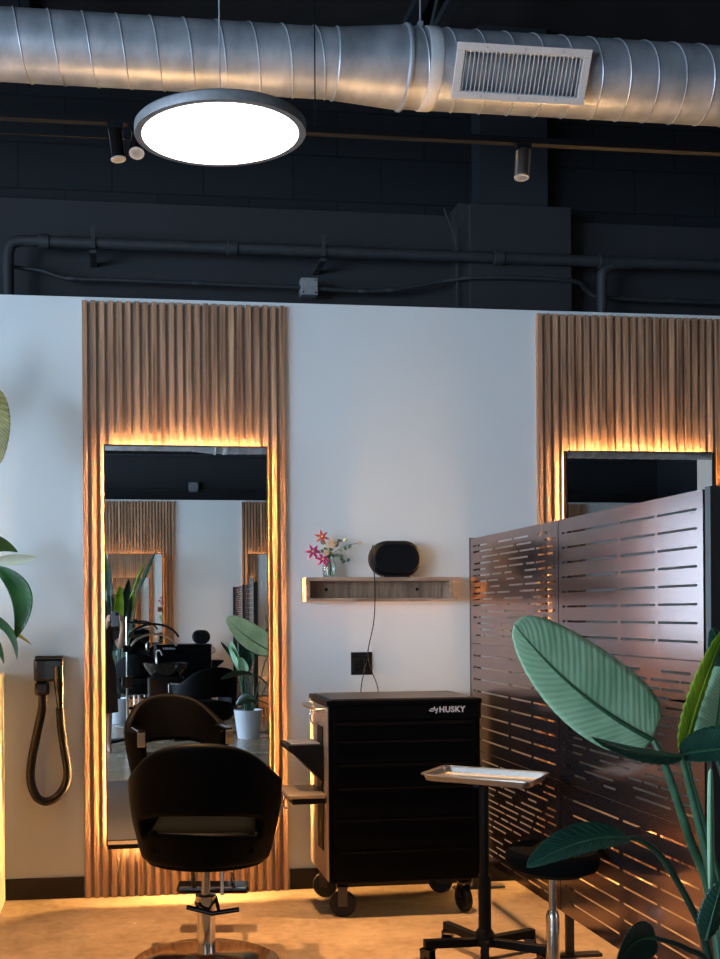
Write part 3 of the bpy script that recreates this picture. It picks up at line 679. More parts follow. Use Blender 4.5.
# ------------------------------------------------------------------ salon chair
def make_chair(label, loc, rz, group=None):
    t = thing('salon_chair', label, 'chair', loc, rz, group)
    # tub shell, open towards +y, slot across the back
    nu, nv = 40, 14
    vs = []; idx = {}
    def P(i, j):
        s_ = i/nu*2-1; v_ = j/nv
        ang = s_*R(128)
        back = max(0.0, math.cos(ang*0.5))
        topz = 0.762 + 0.180*(1/(1+math.exp((abs(s_)*128-60)/12)))*(0.5+0.5*math.cos(min(1, abs(s_)*128/100)*PI*0.62))**0.5
        if abs(s_) > 0.8: topz -= 0.01*(abs(s_)-0.8)/0.2
        z = lerp(0.435, topz, v_)
        zz = min(1, (z-0.435)/0.32)
        rx = lerp(0.262, 0.318, math.sin(zz*PI/2)); ry = lerp(0.225, 0.285, math.sin(zz*PI/2))
        lean = max(0, z-0.735)*0.12
        x = math.sin(ang)*rx*(1-0.25*max(0, z-0.76)); y = -math.cos(ang)*(ry+lean)
        if y > 0: y = y*1.15
        return (x, y, z)
    for i in range(nu+1):
        for j in range(nv+1): idx[(i, j)] = len(vs); vs.append(P(i, j))
    fs = []
    for i in range(nu):
        for j in range(nv):
            if 11 <= i < 28 and 4 <= j < 6: continue
            fs.append((idx[(i, j)], idx[(i+1, j)], idx[(i+1, j+1)], idx[(i, j+1)]))
    o = MB().add(vs, fs).build('tub_shell', M['vinyl'], t, smooth=True)
    sm = o.modifiers.new('s', 'SOLIDIFY'); sm.thickness = 0.045; sm.offset = -1
    su = o.modifiers.new('u', 'SUBSURF'); su.levels = 1; su.render_levels = 2
    b_ = MB().lathe([(0.001, 0), (0.20, 0), (0.25, 0.012), (0.258, 0.05), (0.001, 0.05)], (0, 0.01, 0.415), 40); b_.v = [(x*0.98, y*0.9, z) for x, y, z in b_.v]
    b_.build('seat_pan', M['vinyl'], t, smooth=True)
    c = MB().box(-0.215, 0.215, -0.19, 0.25, 0.465, 0.60).build('seat_cushion', M['cushion'], t, bevel=0.05, seg=5)
    for q_ in c.data.polygons: q_.use_smooth = True
    for sx in (-1, 1):
        a_ = MB().box(sx*0.258-0.024, sx*0.258+0.024, 0.0, 0.245, 0.755, 0.775)
        a_.build('armrest', M['black_gloss'], t, bevel=0.007, seg=3)
        MB().box(sx*0.262-0.022, sx*0.262+0.022, 0.235, 0.25, 0.68, 0.762).build('arm_front_plate', M['steel'], t, bevel=0.004)
    MB().tube([(0, 0, 0.42), (0, 0, 0.27)], 0.018, 20).tube([(0, 0, 0.42), (0, 0, 0.405)], 0.08, 20).build('piston_rod', M['chrome'], t, smooth=True)
    MB().lathe([(0.039, 0.045), (0.039, 0.225), (0.044, 0.23), (0.044, 0.28), (0.03, 0.285)], seg=28).build('pump_column', M['chrome'], t, smooth=True)
    MB().lathe([(0.001, 0.0), (0.30, 0.0), (0.305, 0.006), (0.29, 0.012), (0.20, 0.020), (0.09, 0.028), (0.045, 0.034), (0.001, 0.034)], seg=64).build('base_disc', M['chrome'], t, smooth=True)
    l_ = MB().tube([(-0.075, -0.055, 0.245), (0.03, -0.065, 0.222), (0.14, -0.07, 0.24)], 0.010, 12)
    l_.tube([(-0.04, 0, 0.25), (-0.03, -0.055, 0.245)], 0.008, 8).tube([(0.04, 0, 0.27), (0.055, -0.055, 0.235)], 0.008, 8)
    l_.build('pump_lever', M['black_gloss'], t, smooth=True)
    MB().tube([(0.065, 0.06, 0.43), (0.065, 0.03, 0.27)], 0.008, 10).build('recline_lever', M['chrome'], t, smooth=True)
    fb = MB().tube([(-0.09, 0.10, 0.42), (-0.09, 0.35, 0.38), (-0.09, 0.47, 0.20)], 0.011, 10).tube([(0.09, 0.10, 0.42), (0.09, 0.35, 0.38), (0.09, 0.47, 0.20)], 0.011, 10)
    fb.build('footrest_arms', M['chrome'], t, smooth=True)
    f = MB().box(-0.165, 0.165, 0.40, 0.52, 0.175, 0.21).build('footrest', M['black_gloss'], t, bevel=0.015, seg=3)
    return t
ch = make_chair('black tub salon chair facing the tall mirror', (0.365, 4.33, 0), R(-9))
copy_tree(ch, (0.86, 0.55, 0), R(160), 'second black salon chair, seen reflected at right in the tall mirror')
copy_tree(ch, (0.30, -3.0, 0), R(185), 'black salon chair reflected low in front of the glowing reflected mirror')

# ------------------------------------------------------------------ rolling tool cart
def caster(parent, x, y, r_=0.062, rz=0, mat='hose'):
    c = bpy.data.objects.new('caster', None); COL.objects.link(c); c.parent = parent; c.location = (x, y, 0); c.rotation_euler = (0, 0, rz)
    MB().lathe([(r_*0.35, -0.016), (r_*0.9, -0.017), (r_, -0.012), (r_, 0.012), (r_*0.9, 0.017), (r_*0.35, 0.016)], (0, 0, r_), 28, 'x').build('wheel', M[mat], c, smooth=True)
    f = MB().box(-0.024, -0.019, -0.022, 0.022, r_-0.01, 2*r_+0.015).box(0.019, 0.024, -0.022, 0.022, r_-0.01, 2*r_+0.015).box(-0.024, 0.024, -0.025, 0.025, 2*r_+0.012, 2*r_+0.02)
    f.tube([(-0.028, 0, r_), (0.028, 0, r_)], 0.007, 10)
    f.build('fork', M['black_gloss'], c)
    return c
CX0, CX1, CYF, CD = 0.990, 1.735, 4.85, 0.46
t = cart = thing('tool_cart', 'black steel rolling tool cart under the wall shelf', 'tool cart', ((CX0+CX1)/2, CYF+CD/2, 0))
hw = (CX1-CX0)/2; hd = CD/2
zb, zt = 0.165, 1.035
MB().box(-hw+0.004, hw, -hd+0.012, hd, zb, zt-0.03).build('cart_body', M['cart'], t, bevel=0.004)
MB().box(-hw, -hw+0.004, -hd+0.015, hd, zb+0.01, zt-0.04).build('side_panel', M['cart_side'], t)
tp = MB().box(-hw-0.006, hw+0.006, -hd-0.004, hd+0.004, zt-0.03, zt-0.004)
tp.build('cart_top', M['cart'], t, bevel=0.006)
MB().box(-hw+0.02, hw-0.02, -hd+0.02, hd-0.02, zt-0.004, zt).build('top_mat', M['cart_top'], t)
MB().box(-hw+0.004, hw, -hd-0.002, -hd+0.012, zt-0.10, zt-0.03).build('header_panel', M['cart'], t, bevel=0.002)
zz = zb+0.01; hs = [0.15, 0.15, 0.15, 0.11, 0.11, 0.085]
for h in hs:
    dr = MB().box(-hw+0.025, hw-0.025, -hd-0.004, -hd+0.012, zz, zz+h-0.004).build('drawer', M['cart'], t, bevel=0.0012)
    MB().box(-hw+0.05, hw-0.05, -hd-0.010, -hd-0.003, zz+h-0.024, zz+h-0.012).build('drawer_pull', M['cart'], dr, bevel=0.002)
    zz += h
# lettering
def text_mesh(s_, size, name, mat, parent, loc, rot=(R(90), 0, 0), bold=0.0):
    cu = bpy.data.curves.new(name, 'FONT'); cu.body = s_; cu.size = size; cu.extrude = 0.0006; cu.offset = bold; cu.space_character = 1.1
    to = bpy.data.objects.new('tmp', cu); COL.objects.link(to); bpy.context.view_layer.update()
    me = bpy.data.meshes.new_from_object(to.evaluated_get(bpy.context.evaluated_depsgraph_get()))
    bpy.data.objects.remove(to)
    me.materials.clear(); me.materials.append(mat)
    o = bpy.data.objects.new(name, me); COL.objects.link(o); o.parent = parent; o.location = loc; o.rotation_euler = rot
    return o
text_mesh('HUSKY', 0.038, 'lettering', M['logo'], t, (0.165, -hd-0.0035, zt-0.068), bold=0.0012)
e = MB()
e.tube([(0.118, 0, 0.012), (0.130, 0, 0.006), (0.142, 0, 0.010)], 0.0025, 6).tube([(0.125, 0, 0.018), (0.14, 0, 0.018)], 0.0025, 6).tube([(0.143, 0, 0.028), (0.147, 0, 0.012), (0.156, 0, 0.012), (0.160, 0, 0.022), (0.152, 0, -0.004)], 0.003, 6)
o = e.build('emblem', M['logo'], t); o.location = (-0.002, -hd-0.004, zt-0.070)
for x, y, rz in ((-hw+0.075, -hd+0.05, R(78)), (-hw+0.06, hd-0.06, R(60)), (hw-0.075, -hd+0.05, R(12)), (hw-0.08, hd-0.06, R(75))): caster(t, x, y, 0.062, rz)
# side handle
MB().tube([(-hw, -hd+0.06, zt-0.055), (-hw-0.04, -hd+0.06, zt-0.055), (-hw-0.04, hd-0.04, zt-0.055), (-hw, hd-0.04, zt-0.055)], 0.010, 10).build('push_handle', M['steel'], t, smooth=True)
MB().box(-hw-0.006, -hw, -hd+0.12, -hd+0.24, 0.30, zt-0.14).build('side_rail', M['black_matte'], t)
# upper caddy: bin with sloped front holding bottles, and lower side shelf
u_ = MB()
ax0, ax1 = -hw-0.175, -hw-0.004
u_.add([(ax0, -0.13, 0.81), (ax0, 0.10, 0.81), (ax1, 0.10, 0.81), (ax1, -0.13, 0.81), (ax0, -0.13, 0.785), (ax0, 0.10, 0.785), (ax1, 0.10, 0.63), (ax1, -0.13, 0.63), (ax0+0.05, -0.13, 0.75), (ax0+0.05, 0.10, 0.75)],
       [(0, 1, 2, 3), (0, 4, 5, 1), (4, 8, 9, 5), (8, 7, 6, 9), (0, 3, 7, 8, 4), (1, 5, 9, 6, 2), (2, 6, 7, 3)])
uo = u_.build('side_bin', M['black_matte'], t, bevel=0.003)
s2 = MB()
for y in (-0.10, -0.04, 0.02): s2.box(ax0+0.02, ax1-0.01, y, y+0.035, 0.811, 0.816)
s2.build('bin_lip', M['grey_metal'], uo)
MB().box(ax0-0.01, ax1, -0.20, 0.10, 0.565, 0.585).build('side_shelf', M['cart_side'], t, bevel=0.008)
MB().box(ax0+0.01, ax1, -0.18, 0.08, 0.535, 0.565).build('shelf_bracket', M['black_matte'], t, bevel=0.006)
hk = MB()
for (y, zz) in ((-0.12, 0.57), (0.0, 0.57)): hk.tube(smooth_path([(ax0-0.008, y, zz), (ax0-0.02, y, zz-0.02), (ax0-0.018, y, zz-0.055), (ax0+0.0, y, zz-0.06)], 4), 0.004, 8)
hk.tube(smooth_path([(-hw-0.04, -0.1, zt-0.05), (-hw-0.06, -0.1, zt-0.08), (-hw-0.05, -0.1, zt-0.12), (-hw-0.02, -0.1, zt-0.12)], 4), 0.005, 8)
hk.build('hooks', M['chrome'], t, smooth=True)
copy_tree(cart, (0.93, OY+0.42, 0), PI, 'black tool cart reflected low against the far white wall')
tag(capsule(0.25, 0.19, -0.06, 0.06, 0.02).build('round_bin', M['black_matte'], smooth=True, loc=(1.18, OY+0.42, 1.036)), 'round black container on top of the reflected cart', 'container')

# ------------------------------------------------------------------ laser cut metal screen
SX, SY0, SY1 = 1.84, 3.10, 5.28       # near end, far end
def make_screen(label, loc, rz=0):
    t = thing('privacy_screen', label, 'privacy screen', loc, rz)
    PW = 1.09; PH = 0.545; z0 = 0.19; TH = 0.003
    rnd = random.Random(3)
    def panel(y0, y1, z0, z1, kind):
        mb = MB(); m_ = 0.035; L = y1-y0-2*m_
        if kind == 'regular':
            pitch, sh = 0.0605, 0.0085
            nrow = int((z1-z0-0.03)/pitch)
        else:
            pitch, sh = 0.0305, 0.0085
            nrow = int((z1-z0-0.03)/pitch)
        zoff = z0+(z1-z0-nrow*pitch)/2+pitch/2
        rows = [zoff+k*pitch for k in range(nrow)]
        mb.box(-TH/2, TH/2, y0, y1, z0, rows[0]-sh/2)
        for k, zr in enumerate(rows):
            top = rows[k+1]-sh/2 if k+1 < nrow else z1
            mb.box(-TH/2, TH/2, y0, y1, zr+sh/2, top)
            # solid pieces inside the row
            if kind == 'regular':
                cuts = [0.0, 0.24, 0.26, 0.50, 0.53, 0.955, 0.975, 1.0]
                slots = [(cuts[i]*L+y0+m_, cuts[i+1]*L+y0+m_) for i in range(0, 8, 2)]
            else:
                slots = []; y = y0+m_+rnd.uniform(0, 0.14)*(k % 2)
                while y < y1-m_-0.05:
                    ln = rnd.choice((0.10, 0.14, 0.18, 0.24)); e_ = min(y+ln, y1-m_)
                    slots.append((y, e_)); y = e_+rnd.choice((0.014, 0.014, 0.03, 0.11, 0.15))
            y = y0
            for (a_, b2) in slots:
                mb.box(-TH/2, TH/2, y, a_, zr-sh/2, zr+sh/2); y = b2
            mb.box(-TH/2, TH/2, y, y1, zr-sh/2, zr+sh/2)
        # folded edge flanges
        mb.box(TH/2, 0.02, y0, y0+0.003, z0, z1).box(TH/2, 0.02, y1-0.003, y1, z0, z1).box(TH/2, 0.02, y0, y1, z0, z0+0.003).box(TH/2, 0.02, y0, y1, z1-0.003, z1)
        return mb.build('panel', M['screen'], t)
    # local y: 0 = near end, 2.2 = far end
    kinds = {(0, 0): 'regular', (0, 1): 'dense', (0, 2): 'regular', (1, 0): 'dense', (1, 1): 'regular', (1, 2): 'dense'}
    for c_ in (0, 1):
        for r_ in (0, 1, 2):
            panel(c_*PW+0.003, (c_+1)*PW-0.003, z0+r_*PH+0.002, z0+(r_+1)*PH-0.002, kinds[(c_, r_)])
    for y in (0.0, PW, 2*PW):
        e_ = 0.03 if y == 0 else 0.022
        yy = y-0.022 if y == 0 else (y+0.012 if y > 2 else y)
        MB().box(0.021 if y == PW else 0.0, 0.052, yy-e_/2, yy+e_/2, 0.012, z0+3*PH+0.004).build('post', M['post'], t)
        MB().box(-0.10, 0.17, yy-0.022, yy+0.022, 0, 0.012).build('foot', M['post'], t)
    return t
sc_ = make_screen('tall dark bronze metal screen cut with horizontal slots', (SX, SY0, 0))
copy_tree(sc_, (1.72, OY+2.25, 0), PI, 'slotted metal screen reflected near the far wall in the tall mirror')

# ------------------------------------------------------------------ tray stand
t = thing('instrument_tray_stand', 'black rolling stand carrying a shallow silver tray', 'tray stand', (1.515, 4.205, 0))
ctr = Vector((1.485-1.515, 4.11-4.205, 0)); ang = math.atan2(-0.616, 0.788)
mt = Matrix.Translation(ctr) @ Matrix.Rotation(ang, 4, 'Z')
L2, W2 = 0.225, 0.14; zr = 0.785
tv = []; tf = []
def rring(l2, w2, z, rad=0.03, n_=6):
    out = []
    for (cx, cy, a0) in ((l2-rad, w2-rad, 0), (-l2+rad, w2-rad, 90), (-l2+rad, -w2+rad, 180), (l2-rad, -w2+rad, 270)):
        for k in range(n_): a_ = R(a0+90*k/(n_-1)); out.append(mt @ Vector((cx+rad*math.cos(a_), cy+rad*math.sin(a_), z)))
    return out
prof = [(0, 0.004), (0.002, 0.0), (-0.008, -0.001), (-0.014, -0.022), (-0.022, -0.026)]
rings = [rring(L2+a_, W2+a_, zr+b2) for a_, b2 in prof]
outer = [rring(L2+a_, W2+a_, zr+b2) for a_, b2 in [(-0.022, -0.0275), (-0.012, -0.024), (-0.006, -0.003), (0.003, -0.002), (0.003, 0.004), (0, 0.004)]]
allr = [list(reversed(rings))[k] for k in range(5)]
mb = MB(); seq = list(reversed(rings)); N = len(seq[0])
vs = [q_ for r_ in seq for q_ in r_]; fs = [tuple(range(N))]
for i in range(len(seq)-1):
    for k in range(N): fs.append((i*N+k, i*N+(k+1) % N, (i+1)*N+(k+1) % N, (i+1)*N+k))
mb.add(vs, fs)
vs = [q_ for r_ in outer for q_ in r_]; fs = [tuple(range(N))]
for i in range(len(outer)-1):
    for k in range(N): fs.append((i*N+k, i*N+(k+1) % N, (i+1)*N+(k+1) % N, (i+1)*N+k))
mb.add(vs, fs)
mb.build('tray', M['steel'], t, smooth=True)
sf = MB().box(-L2+0.03, L2-0.03, -0.012, 0.012, zr-0.040, zr-0.028, mt).box(-0.012, 0.012, -W2+0.03, W2-0.03, zr-0.040, zr-0.028, mt)
sf.build('tray_support', M['black_matte'], t)
MB().tube([(0, 0, 0.08), (0, 0, 0.35)], 0.026, 20).tube([(0, 0, 0.35), (0, 0, zr-0.06)], 0.019, 20).tube([(0, 0, zr-0.06), (ctr.x, ctr.y, zr-0.034)], 0.014, 12).build('pole', M['black_matte'], t, smooth=True)
MB().lathe([(0.04, 0.06), (0.045, 0.075), (0.04, 0.11), (0.026, 0.13)], seg=24).build('hub', M['black_matte'], t, smooth=True)
for a_ in (20, 110, 180, 250, 325):
    d_ = Vector((math.cos(R(a_)), math.sin(R(a_)), 0)); mt2 = Matrix.Rotation(R(a_), 4, 'Z')
    o = MB().box(0.02, 0.26, -0.017, 0.017, 0.058, 0.092, mt2).build('leg', M['black_matte'], t, bevel=0.003)
    c_ = caster(t, d_.x*0.245, d_.y*0.245, 0.018, R(a_+40)); 
    
# ------------------------------------------------------------------ stool
t = thing('rolling_stool', 'low round black padded stool on a silver gas lift', 'stool', (1.635, 3.80, 0))
MB().lathe([(0.001, 0.555), (0.13, 0.553), (0.16, 0.545), (0.172, 0.525), (0.174, 0.50), (0.165, 0.478), (0.15, 0.472), (0.001, 0.470)], seg=56).build('seat', M['cushion'], t, smooth=True)
MB().lathe([(0.001, 0.452), (0.12, 0.455), (0.125, 0.470)], seg=32).build('seat_plate', M['black_matte'], t, smooth=True)
MB().tube([(0, 0, 0.30), (0, 0, 0.455)], 0.0145, 20).build('gas_lift', M['chrome'], t, smooth=True)
MB().lathe([(0.025, 0.085), (0.025, 0.29), (0.022, 0.30), (0.018, 0.31)], seg=24).build('gas_lift_sleeve', M['chrome'], t, smooth=True)
for k in range(5):
    a_ = 20+72*k; mt2 = Matrix.Rotation(R(a_), 4, 'Z')
    MB().tube([mt2 @ Vector((0.01, 0, 0.09)), mt2 @ Vector((0.13, 0, 0.075)), mt2 @ Vector((0.17, 0, 0.058))], [0.022, 0.016, 0.013], 10).build('leg', M['chrome'], t, smooth=True)
    caster(t, 0.168*math.cos(R(a_)), 0.168*math.sin(R(a_)), 0.019, R(a_+50))

# ------------------------------------------------------------------ big bird of paradise, right foreground
PD = 2.42
BP = Vector((1.46, 2.30, 0))
t = bird = thing('bird_of_paradise_plant', 'large paddle leaved plant in the right foreground', 'potted plant', tuple(BP))
pot_parts(t, 0.14, 0.175, 0.33)
def A(u, v, d): return at(u, v, d=d)-BP
def sdv(du, dv, df=0): return CR*du+CU*dv+CF*df
base = Vector((0, 0, 0.29))
# the big pale leaf
leaf_part(t, 'leaf', A(653, 740, 2.46), A(514, 624, 2.36), 0.078, 0.128, sdv(0.62, 0.76, 0.25), sdv(-0.015, -0.02, -0.01)*1.0, cup=0.10, a=0.30, b_=0.52, ripple=0.0010, rib=0.0065)
stalk_part(t, 'stalk', [base+Vector((-0.02, 0, 0)), A(712, 905, 2.50), A(690, 840, 2.47), A(665, 765, 2.45), A(653, 740, 2.46)], 0.014, 0.007)
# dark folded leaf pointing left, below it
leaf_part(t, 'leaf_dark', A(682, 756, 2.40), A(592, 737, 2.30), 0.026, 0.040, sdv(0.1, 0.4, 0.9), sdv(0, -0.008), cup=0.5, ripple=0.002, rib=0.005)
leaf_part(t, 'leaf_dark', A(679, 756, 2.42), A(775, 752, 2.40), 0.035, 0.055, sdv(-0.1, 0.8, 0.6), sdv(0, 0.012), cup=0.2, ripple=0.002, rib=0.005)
stalk_part(t, 'stalk', [base+Vector((0.0, -0.03, 0)), A(716, 900, 2.42), A(700, 830, 2.42), A(682, 758, 2.41)], 0.013, 0.007)
stalk_part(t, 'stalk', [base+Vector((0.03, 0.02, 0)), A(722, 900, 2.48), A(708, 840, 2.48), A(690, 775, 2.47), A(688, 756, 2.46)], 0.009, 0.005)
# lime leaf, seen nearly edge on
leaf_part(t, 'leaf_lime', A(684, 754, 2.52), A(726, 628, 2.5), 0.038, 0.055, sdv(0.75, -0.05, 0.65), sdv(-0.012, -0.01), cup=0.3, ripple=0.0025, rib=0.005, ribmat='leaf_lime', a=0.35, b_=0.5)
# rolled leaves at the right edge
leaf_part(t, 'leaf', A(712, 748, 2.6), A(722, 662, 2.58), 0.06, 0.03, sdv(1, 0.1, 0.4), sdv(0.0, 0, -0.01), cup=0.3, ripple=0.001, rib=0.004)
leaf_part(t, 'leaf_dark', A(735, 690, 2.6), A(712, 628, 2.58), 0.04, 0.04, sdv(1, 0.1, 0.4), sdv(0.0, 0, -0.01), cup=0.3, rib=0.004)
stalk_part(t, 'stalk_dark', [base+Vector((0.04, 0, 0)), A(735, 900, 2.55), A(728, 800, 2.58), A(714, 748, 2.6)], 0.012, 0.007)
leaf_part(t, 'leaf', A(712, 900, 2.38), A(711, 768, 2.36), 0.008, 0.016, sdv(1, 0, 0.3), (0, 0, 0), cup=0.6, ripple=0.0, rib=0.005, a=0.2, b_=0.25, name='leaf_sheath')
# leaf arching left over the stool
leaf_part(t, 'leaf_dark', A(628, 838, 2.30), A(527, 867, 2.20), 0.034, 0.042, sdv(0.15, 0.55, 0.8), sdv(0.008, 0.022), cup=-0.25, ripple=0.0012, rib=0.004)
stalk_part(t, 'stalk_dark', [base+Vector((-0.03, -0.01, 0)), A(706, 948, 2.42), A(690, 905, 2.38), A(662, 858, 2.33), A(640, 840, 2.31), A(628, 838, 2.30)], 0.010, 0.005)
# low leaf at the bottom, drooping
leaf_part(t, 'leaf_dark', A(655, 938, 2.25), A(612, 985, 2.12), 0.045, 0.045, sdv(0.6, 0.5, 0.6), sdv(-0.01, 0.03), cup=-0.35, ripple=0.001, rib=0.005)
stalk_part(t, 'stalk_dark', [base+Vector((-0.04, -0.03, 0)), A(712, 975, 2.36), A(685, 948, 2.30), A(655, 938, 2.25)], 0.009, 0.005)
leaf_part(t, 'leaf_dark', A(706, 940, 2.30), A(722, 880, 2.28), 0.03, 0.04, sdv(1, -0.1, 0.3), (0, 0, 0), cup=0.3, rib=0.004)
leaf_part(t, 'leaf', A(770, 700, 2.5), A(850, 600, 2.6), 0.08, 0.08, sdv(0.6, 0.7, 0.3), (0, 0, 0), cup=0.2)
stalk_part(t, 'stalk', [base+Vector((0.06, 0, 0)), A(745, 850, 2.5), A(770, 700, 2.5)], 0.012, 0.006)

# reflected plants: simpler upright specimen, built once and copied
def make_paddle(label, loc, rz, n_=11, hgt=1.2, pot=True, mats=('leaf', 'leaf_dark', 'leaf'), seed=5, minh=0.55):
    rd = random.Random(seed)
    t = thing('paddle_leaf_plant', label, 'potted plant', loc, rz)
    pot_parts(t, 0.125, 0.17, 0.33)
    for k in range(n_):
        a_ = 2*PI*k/n_*1.62+rd.uniform(-0.2, 0.2); r_ = rd.uniform(0.08, 0.3); z_ = hgt*rd.uniform(minh, 0.8)
        b0 = Vector((math.cos(a_)*r_, math.sin(a_)*r_, z_)); out = Vector((math.cos(a_), math.sin(a_), 0))
        tipp = b0+out*rd.uniform(0.1, 0.28)+Vector((0, 0, rd.uniform(0.15, 0.36)*hgt/1.2))
        leaf_part(t, mats[k % 3], b0, tipp, 0.065, 0.065, out.cross(Vector((0, 0, 1))), out*-0.02, cup=0.35, nu=20, nv=4, ripple=0.002)
        stalk_part(t, 'stalk', [Vector((math.cos(a_)*0.03, math.sin(a_)*0.03, 0.29)), b0*0.55+Vector((0, 0, 0.08)), b0], 0.010, 0.006)
    return t
make_paddle('leafy plant in a white pot reflected at the lower right of the tall mirror', (1.53, -1.45, 0), R(40))
make_paddle('tall plant reflected at the left edge of the tall mirror', (0.02, -3.45, 0), R(10), 12, 2.2, mats=('leaf_lime', 'leaf_dark', 'leaf_dark'), seed=11, minh=0.4)
make_paddle('dark tall plant reflected behind the white potted one', (2.55, -2.9, 0), R(80), 9, 1.5, mats=('leaf_dark', 'leaf_dark', 'leaf'), seed=21)

# hair processor lamp with arcs, reflected in the mirror
t = thing('hair_processor', 'arched hair processor lamp on a thin stand, reflected in the tall mirror', 'salon lamp', (0.13, -1.2, 0))
MB().tube([(0, 0, 0.03), (0, 0, 1.42)], 0.012, 12).build('stand_pole', M['chrome'], t, smooth=True)
for a_ in range(5):
    MB().tube([(0, 0, 0.05), (0.26*math.cos(R(72*a_)), 0.26*math.sin(R(72*a_)), 0.02)], 0.016, 8).build('leg', M['black_matte'], t)
MB().box(-0.06, 0.06, -0.04, 0.04, 0.62, 0.75).box(-0.05, 0.05, -0.04, 0.04, 1.02, 1.10).build('control_box', M['black_gloss'], t, bevel=0.01)
for k, (rr_, zz) in enumerate(((0.30, 1.25), (0.27, 1.16))):
    pts = [(0.30+rr_*math.cos(R(a_)), 0.05*k, zz-0.14+rr_*0.75*math.sin(R(a_))) for a_ in range(20, 161, 10)]
    MB().tube(pts, 0.013, 10).build('lamp_arc', M['steel'] if k else M['black_gloss'], t, smooth=True)
MB().tube([(0, 0, 1.36), (0.15, 0.02, 1.35), (0.30, 0.03, 1.33)], 0.012, 10).build('arm', M['black_matte'], t, smooth=True)
# shampoo basin unit, reflected
t = thing('wash_basin_unit', 'black shampoo basin unit reflected in the lower tall mirror', 'wash basin', (0.60, -2.0, 0), R(180))
MB().box(-0.22, 0.22, -0.2, 0.2, 0, 0.70).build('pedestal', M['black_gloss'], t, bevel=0.03)
MB().lathe([(0.05, 0.70), (0.17, 0.70), (0.25, 0.80), (0.27, 0.86), (0.25, 0.86), (0.20, 0.76), (0.001, 0.74)], seg=32).build('basin', M['black_gloss'], t, smooth=True)
MB().tube(smooth_path([(0.1, 0.15, 0.75), (0.1, 0.15, 0.98), (0.06, 0.05, 1.0), (0.04, -0.02, 0.95)], 5), 0.012, 10).build('tap', M['chrome'], t, smooth=True)
# grey mat on the floor behind the chair
tag(MB().box(-0.9, 1.35, 1.55, 3.92, 0, 0.012).build('floor_mat', M['mat'], bevel=0.005), 'grey rubber floor mat reflected at the bottom of the tall mirror', 'mat')

# white column far right, reflected in the right mirror
cx = 8.5
struct(MB().box(cx-0.25, cx+0.25, -3.4, -2.95, 0, CEIL).build('trim_11', M['white_wall']))

# ------------------------------------------------------------------ photographer seen in the mirror
t = person = thing('person', 'person in a dark dress holding up a phone, reflected at the left mirror edge', 'person', (-0.17, -0.50, 0))
verts = []; edges = []; rad = []
def jv(p, r_, par=None):
    verts.append(Vector(p)); rad.append(r_ if isinstance(r_, tuple) else (r_, r_))
    if par is not None: edges.append((par, len(verts)-1))
    return len(verts)-1
pel = jv((0, 0, 0.88), (0.15, 0.11)); wa = jv((0, 0, 1.02), (0.115, 0.09), pel); chs = jv((0, 0.01, 1.18), (0.14, 0.10), wa); shl = jv((0, 0, 1.30), (0.12, 0.075), chs)
nk = jv((0, 0.01, 1.385), 0.048, shl); jaw = jv((0, 0.03, 1.43), 0.062, nk); hd_ = jv((0, 0.02, 1.50), 0.082, jaw); hd2 = jv((0, 0.01, 1.56), 0.07, hd_)
nose = jv((0, 0.115, 1.485), 0.012, hd_)
for sx in (-1, 1):
    hp_ = jv((sx*0.09, 0, 0.80), 0.085, pel); kn = jv((sx*0.09, 0.02, 0.45), 0.052, hp_); cf = jv((sx*0.09, 0.0, 0.32), 0.046, kn); an = jv((sx*0.09, -0.01, 0.08), 0.032, cf)
    ft = jv((sx*0.10, 0.06, 0.035), (0.036, 0.03), an); jv((sx*0.11, 0.15, 0.022), (0.034, 0.02), ft)
    s1 = jv((sx*0.165, 0, 1.30), 0.05, shl); 
    hand = Vector((0.17+sx*0.055, 0.44, 1.40))
    el = jv((sx*0.20+0.02, 0.16, 1.10), 0.036, s1); wr_i = jv(tuple(hand+Vector((sx*0.025, -0.05, -0.07))), 0.024, el)
    pa = jv(tuple(hand+Vector((sx*0.012, -0.01, -0.015))), (0.03, 0.016), wr_i)
    for k in range(4):
        f1 = jv(tuple(hand+Vector((sx*0.016, 0.018, -0.015+k*0.016))), 0.009, pa); jv(tuple(hand+Vector((-sx*0.012, 0.036, -0.013+k*0.017))), 0.0075, f1)
    th_ = jv(tuple(hand+Vector((0, -0.02, 0.012))), 0.010, pa); jv(tuple(hand+Vector((-sx*0.02, -0.022, 0.03))), 0.008, th_)
bm = bmesh.new(); sl = bm.verts.layers.skin.verify(); bv = [bm.verts.new(p_) for p_ in verts]
for (a_, b2) in edges: bm.edges.new((bv[a_], bv[b2]))
for i, v_ in enumerate(bv): v_[sl].radius = rad[i]; v_[sl].use_root = (i == 0)
me = bpy.data.meshes.new('body'); bm.to_mesh(me); bm.free(); me.materials.append(M['skin'])
o = bpy.data.objects.new('body', me); COL.objects.link(o); o.parent = t
sk = o.modifiers.new('skin', 'SKIN'); sk.use_smooth_shade = True; su = o.modifiers.new('s', 'SUBSURF'); su.levels = 1; su.render_levels = 1
MB().lathe([(0.20, 0.42), (0.19, 0.6), (0.175, 0.88), (0.135, 1.03), (0.165, 1.18), (0.16, 1.28), (0.10, 1.345), (0.06, 1.36)], seg=32).build('dress', M['dress'], t, smooth=True)
for sx in (-1, 1):
    MB().tube([(sx*0.13, 0, 1.31), (sx*0.175, 0.03, 1.25), (sx*0.195+0.01, 0.10, 1.17)], [0.062, 0.06, 0.052], 14).build('sleeve', M['dress'], t, smooth=True)
    MB().lathe([(0.001, -0.006), (0.008, -0.004), (0.009, 0.002), (0.001, 0.007)], (sx*0.032, 0.098, 1.51), 12, 'y').build('eye', M['black_gloss'], t, smooth=True)
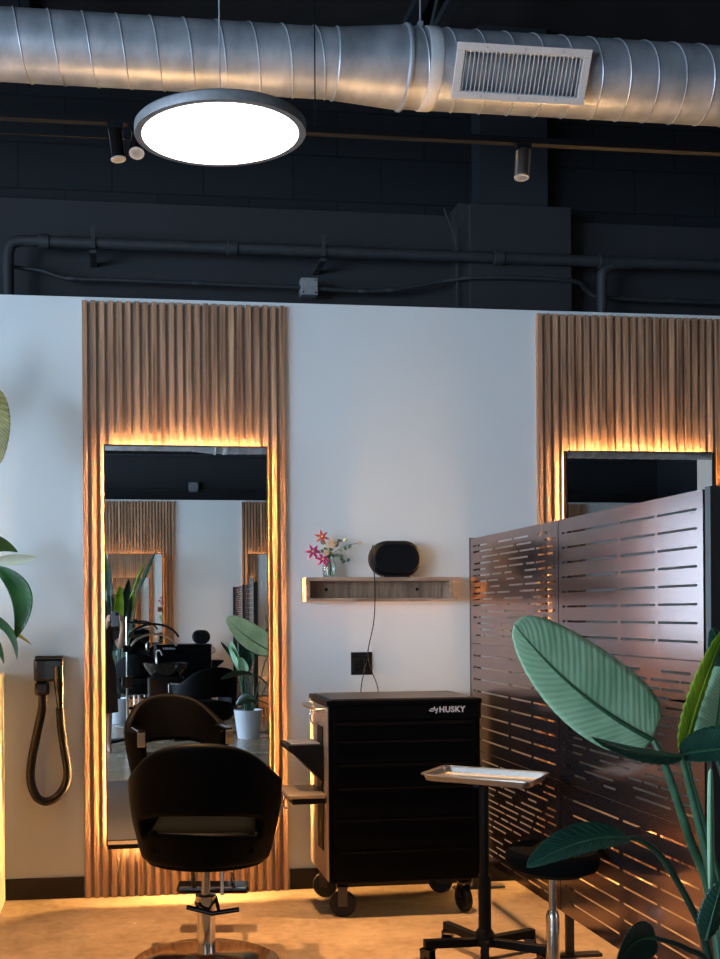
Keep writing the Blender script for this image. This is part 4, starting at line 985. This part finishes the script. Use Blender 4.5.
MB().tube([(-0.022, 0.103, 1.447), (0, 0.110, 1.445), (0.022, 0.103, 1.447)], 0.005, 8).build('mouth', M['coral'], t, smooth=True)
hb = MB(); 
prof = [(0.001, 1.635), (0.05, 1.625), (0.085, 1.59), (0.10, 1.54), (0.102, 1.47), (0.10, 1.38), (0.09, 1.28), (0.07, 1.22)]
seg = 28; vs = []; fs = []
for (r_, z_) in prof:
    for k in range(seg+1):
        a_ = R(30)+R(300)*k/seg if z_ < 1.56 else 2*PI*k/seg
        ang2 = a_+PI/2 if z_ < 1.56 else a_+PI/2
        vs.append((math.cos(ang2)*r_, math.sin(ang2)*r_*1.05, z_))
for i in range(len(prof)-1):
    for k in range(seg): fs.append((i*(seg+1)+k, i*(seg+1)+k+1, (i+1)*(seg+1)+k+1, (i+1)*(seg+1)+k))
o = hb.add(vs, fs).build('hair', M['hair'], t, smooth=True); o.modifiers.new('s', 'SOLIDIFY').thickness = 0.015
ph = thing('phone', 'grey phone held up by the reflected person', 'phone', (0, -0.03, 1.44))
MB().box(-0.037, 0.037, -0.008, 0, -0.115, 0.035).build('phone_body', M['phone'], ph, bevel=0.004)
MB().box(0.004, 0.032, 0, 0.003, -0.005, 0.027).build('camera_bump', M['black_gloss'], ph, bevel=0.001)

# ------------------------------------------------------------------ light
w = bpy.data.worlds.new('world'); S.world = w; w.use_nodes = True
bg = w.node_tree.nodes['Background']; bg.inputs[0].default_value = (0.45, 0.66, 1.0, 1); bg.inputs[1].default_value = 1.6
def area(name, loc, rot, sx, sy, e, col):
    ld = bpy.data.lights.new(name, 'AREA'); ld.shape = 'RECTANGLE'; ld.size = sx; ld.size_y = sy; ld.energy = e; ld.color = col
    lo = bpy.data.objects.new(name, ld); COL.objects.link(lo); lo.location = loc; lo.rotation_euler = rot; return lo
for (a_, c_), en in zip(WINS, (600, 235, 190)):
    area('window_daylight', (-5.98, (a_+c_)/2, (WZ0+WZ1)/2), (0, R(-90), 0), WZ1-WZ0, c_-a_, en, (0.54, 0.74, 1.0))
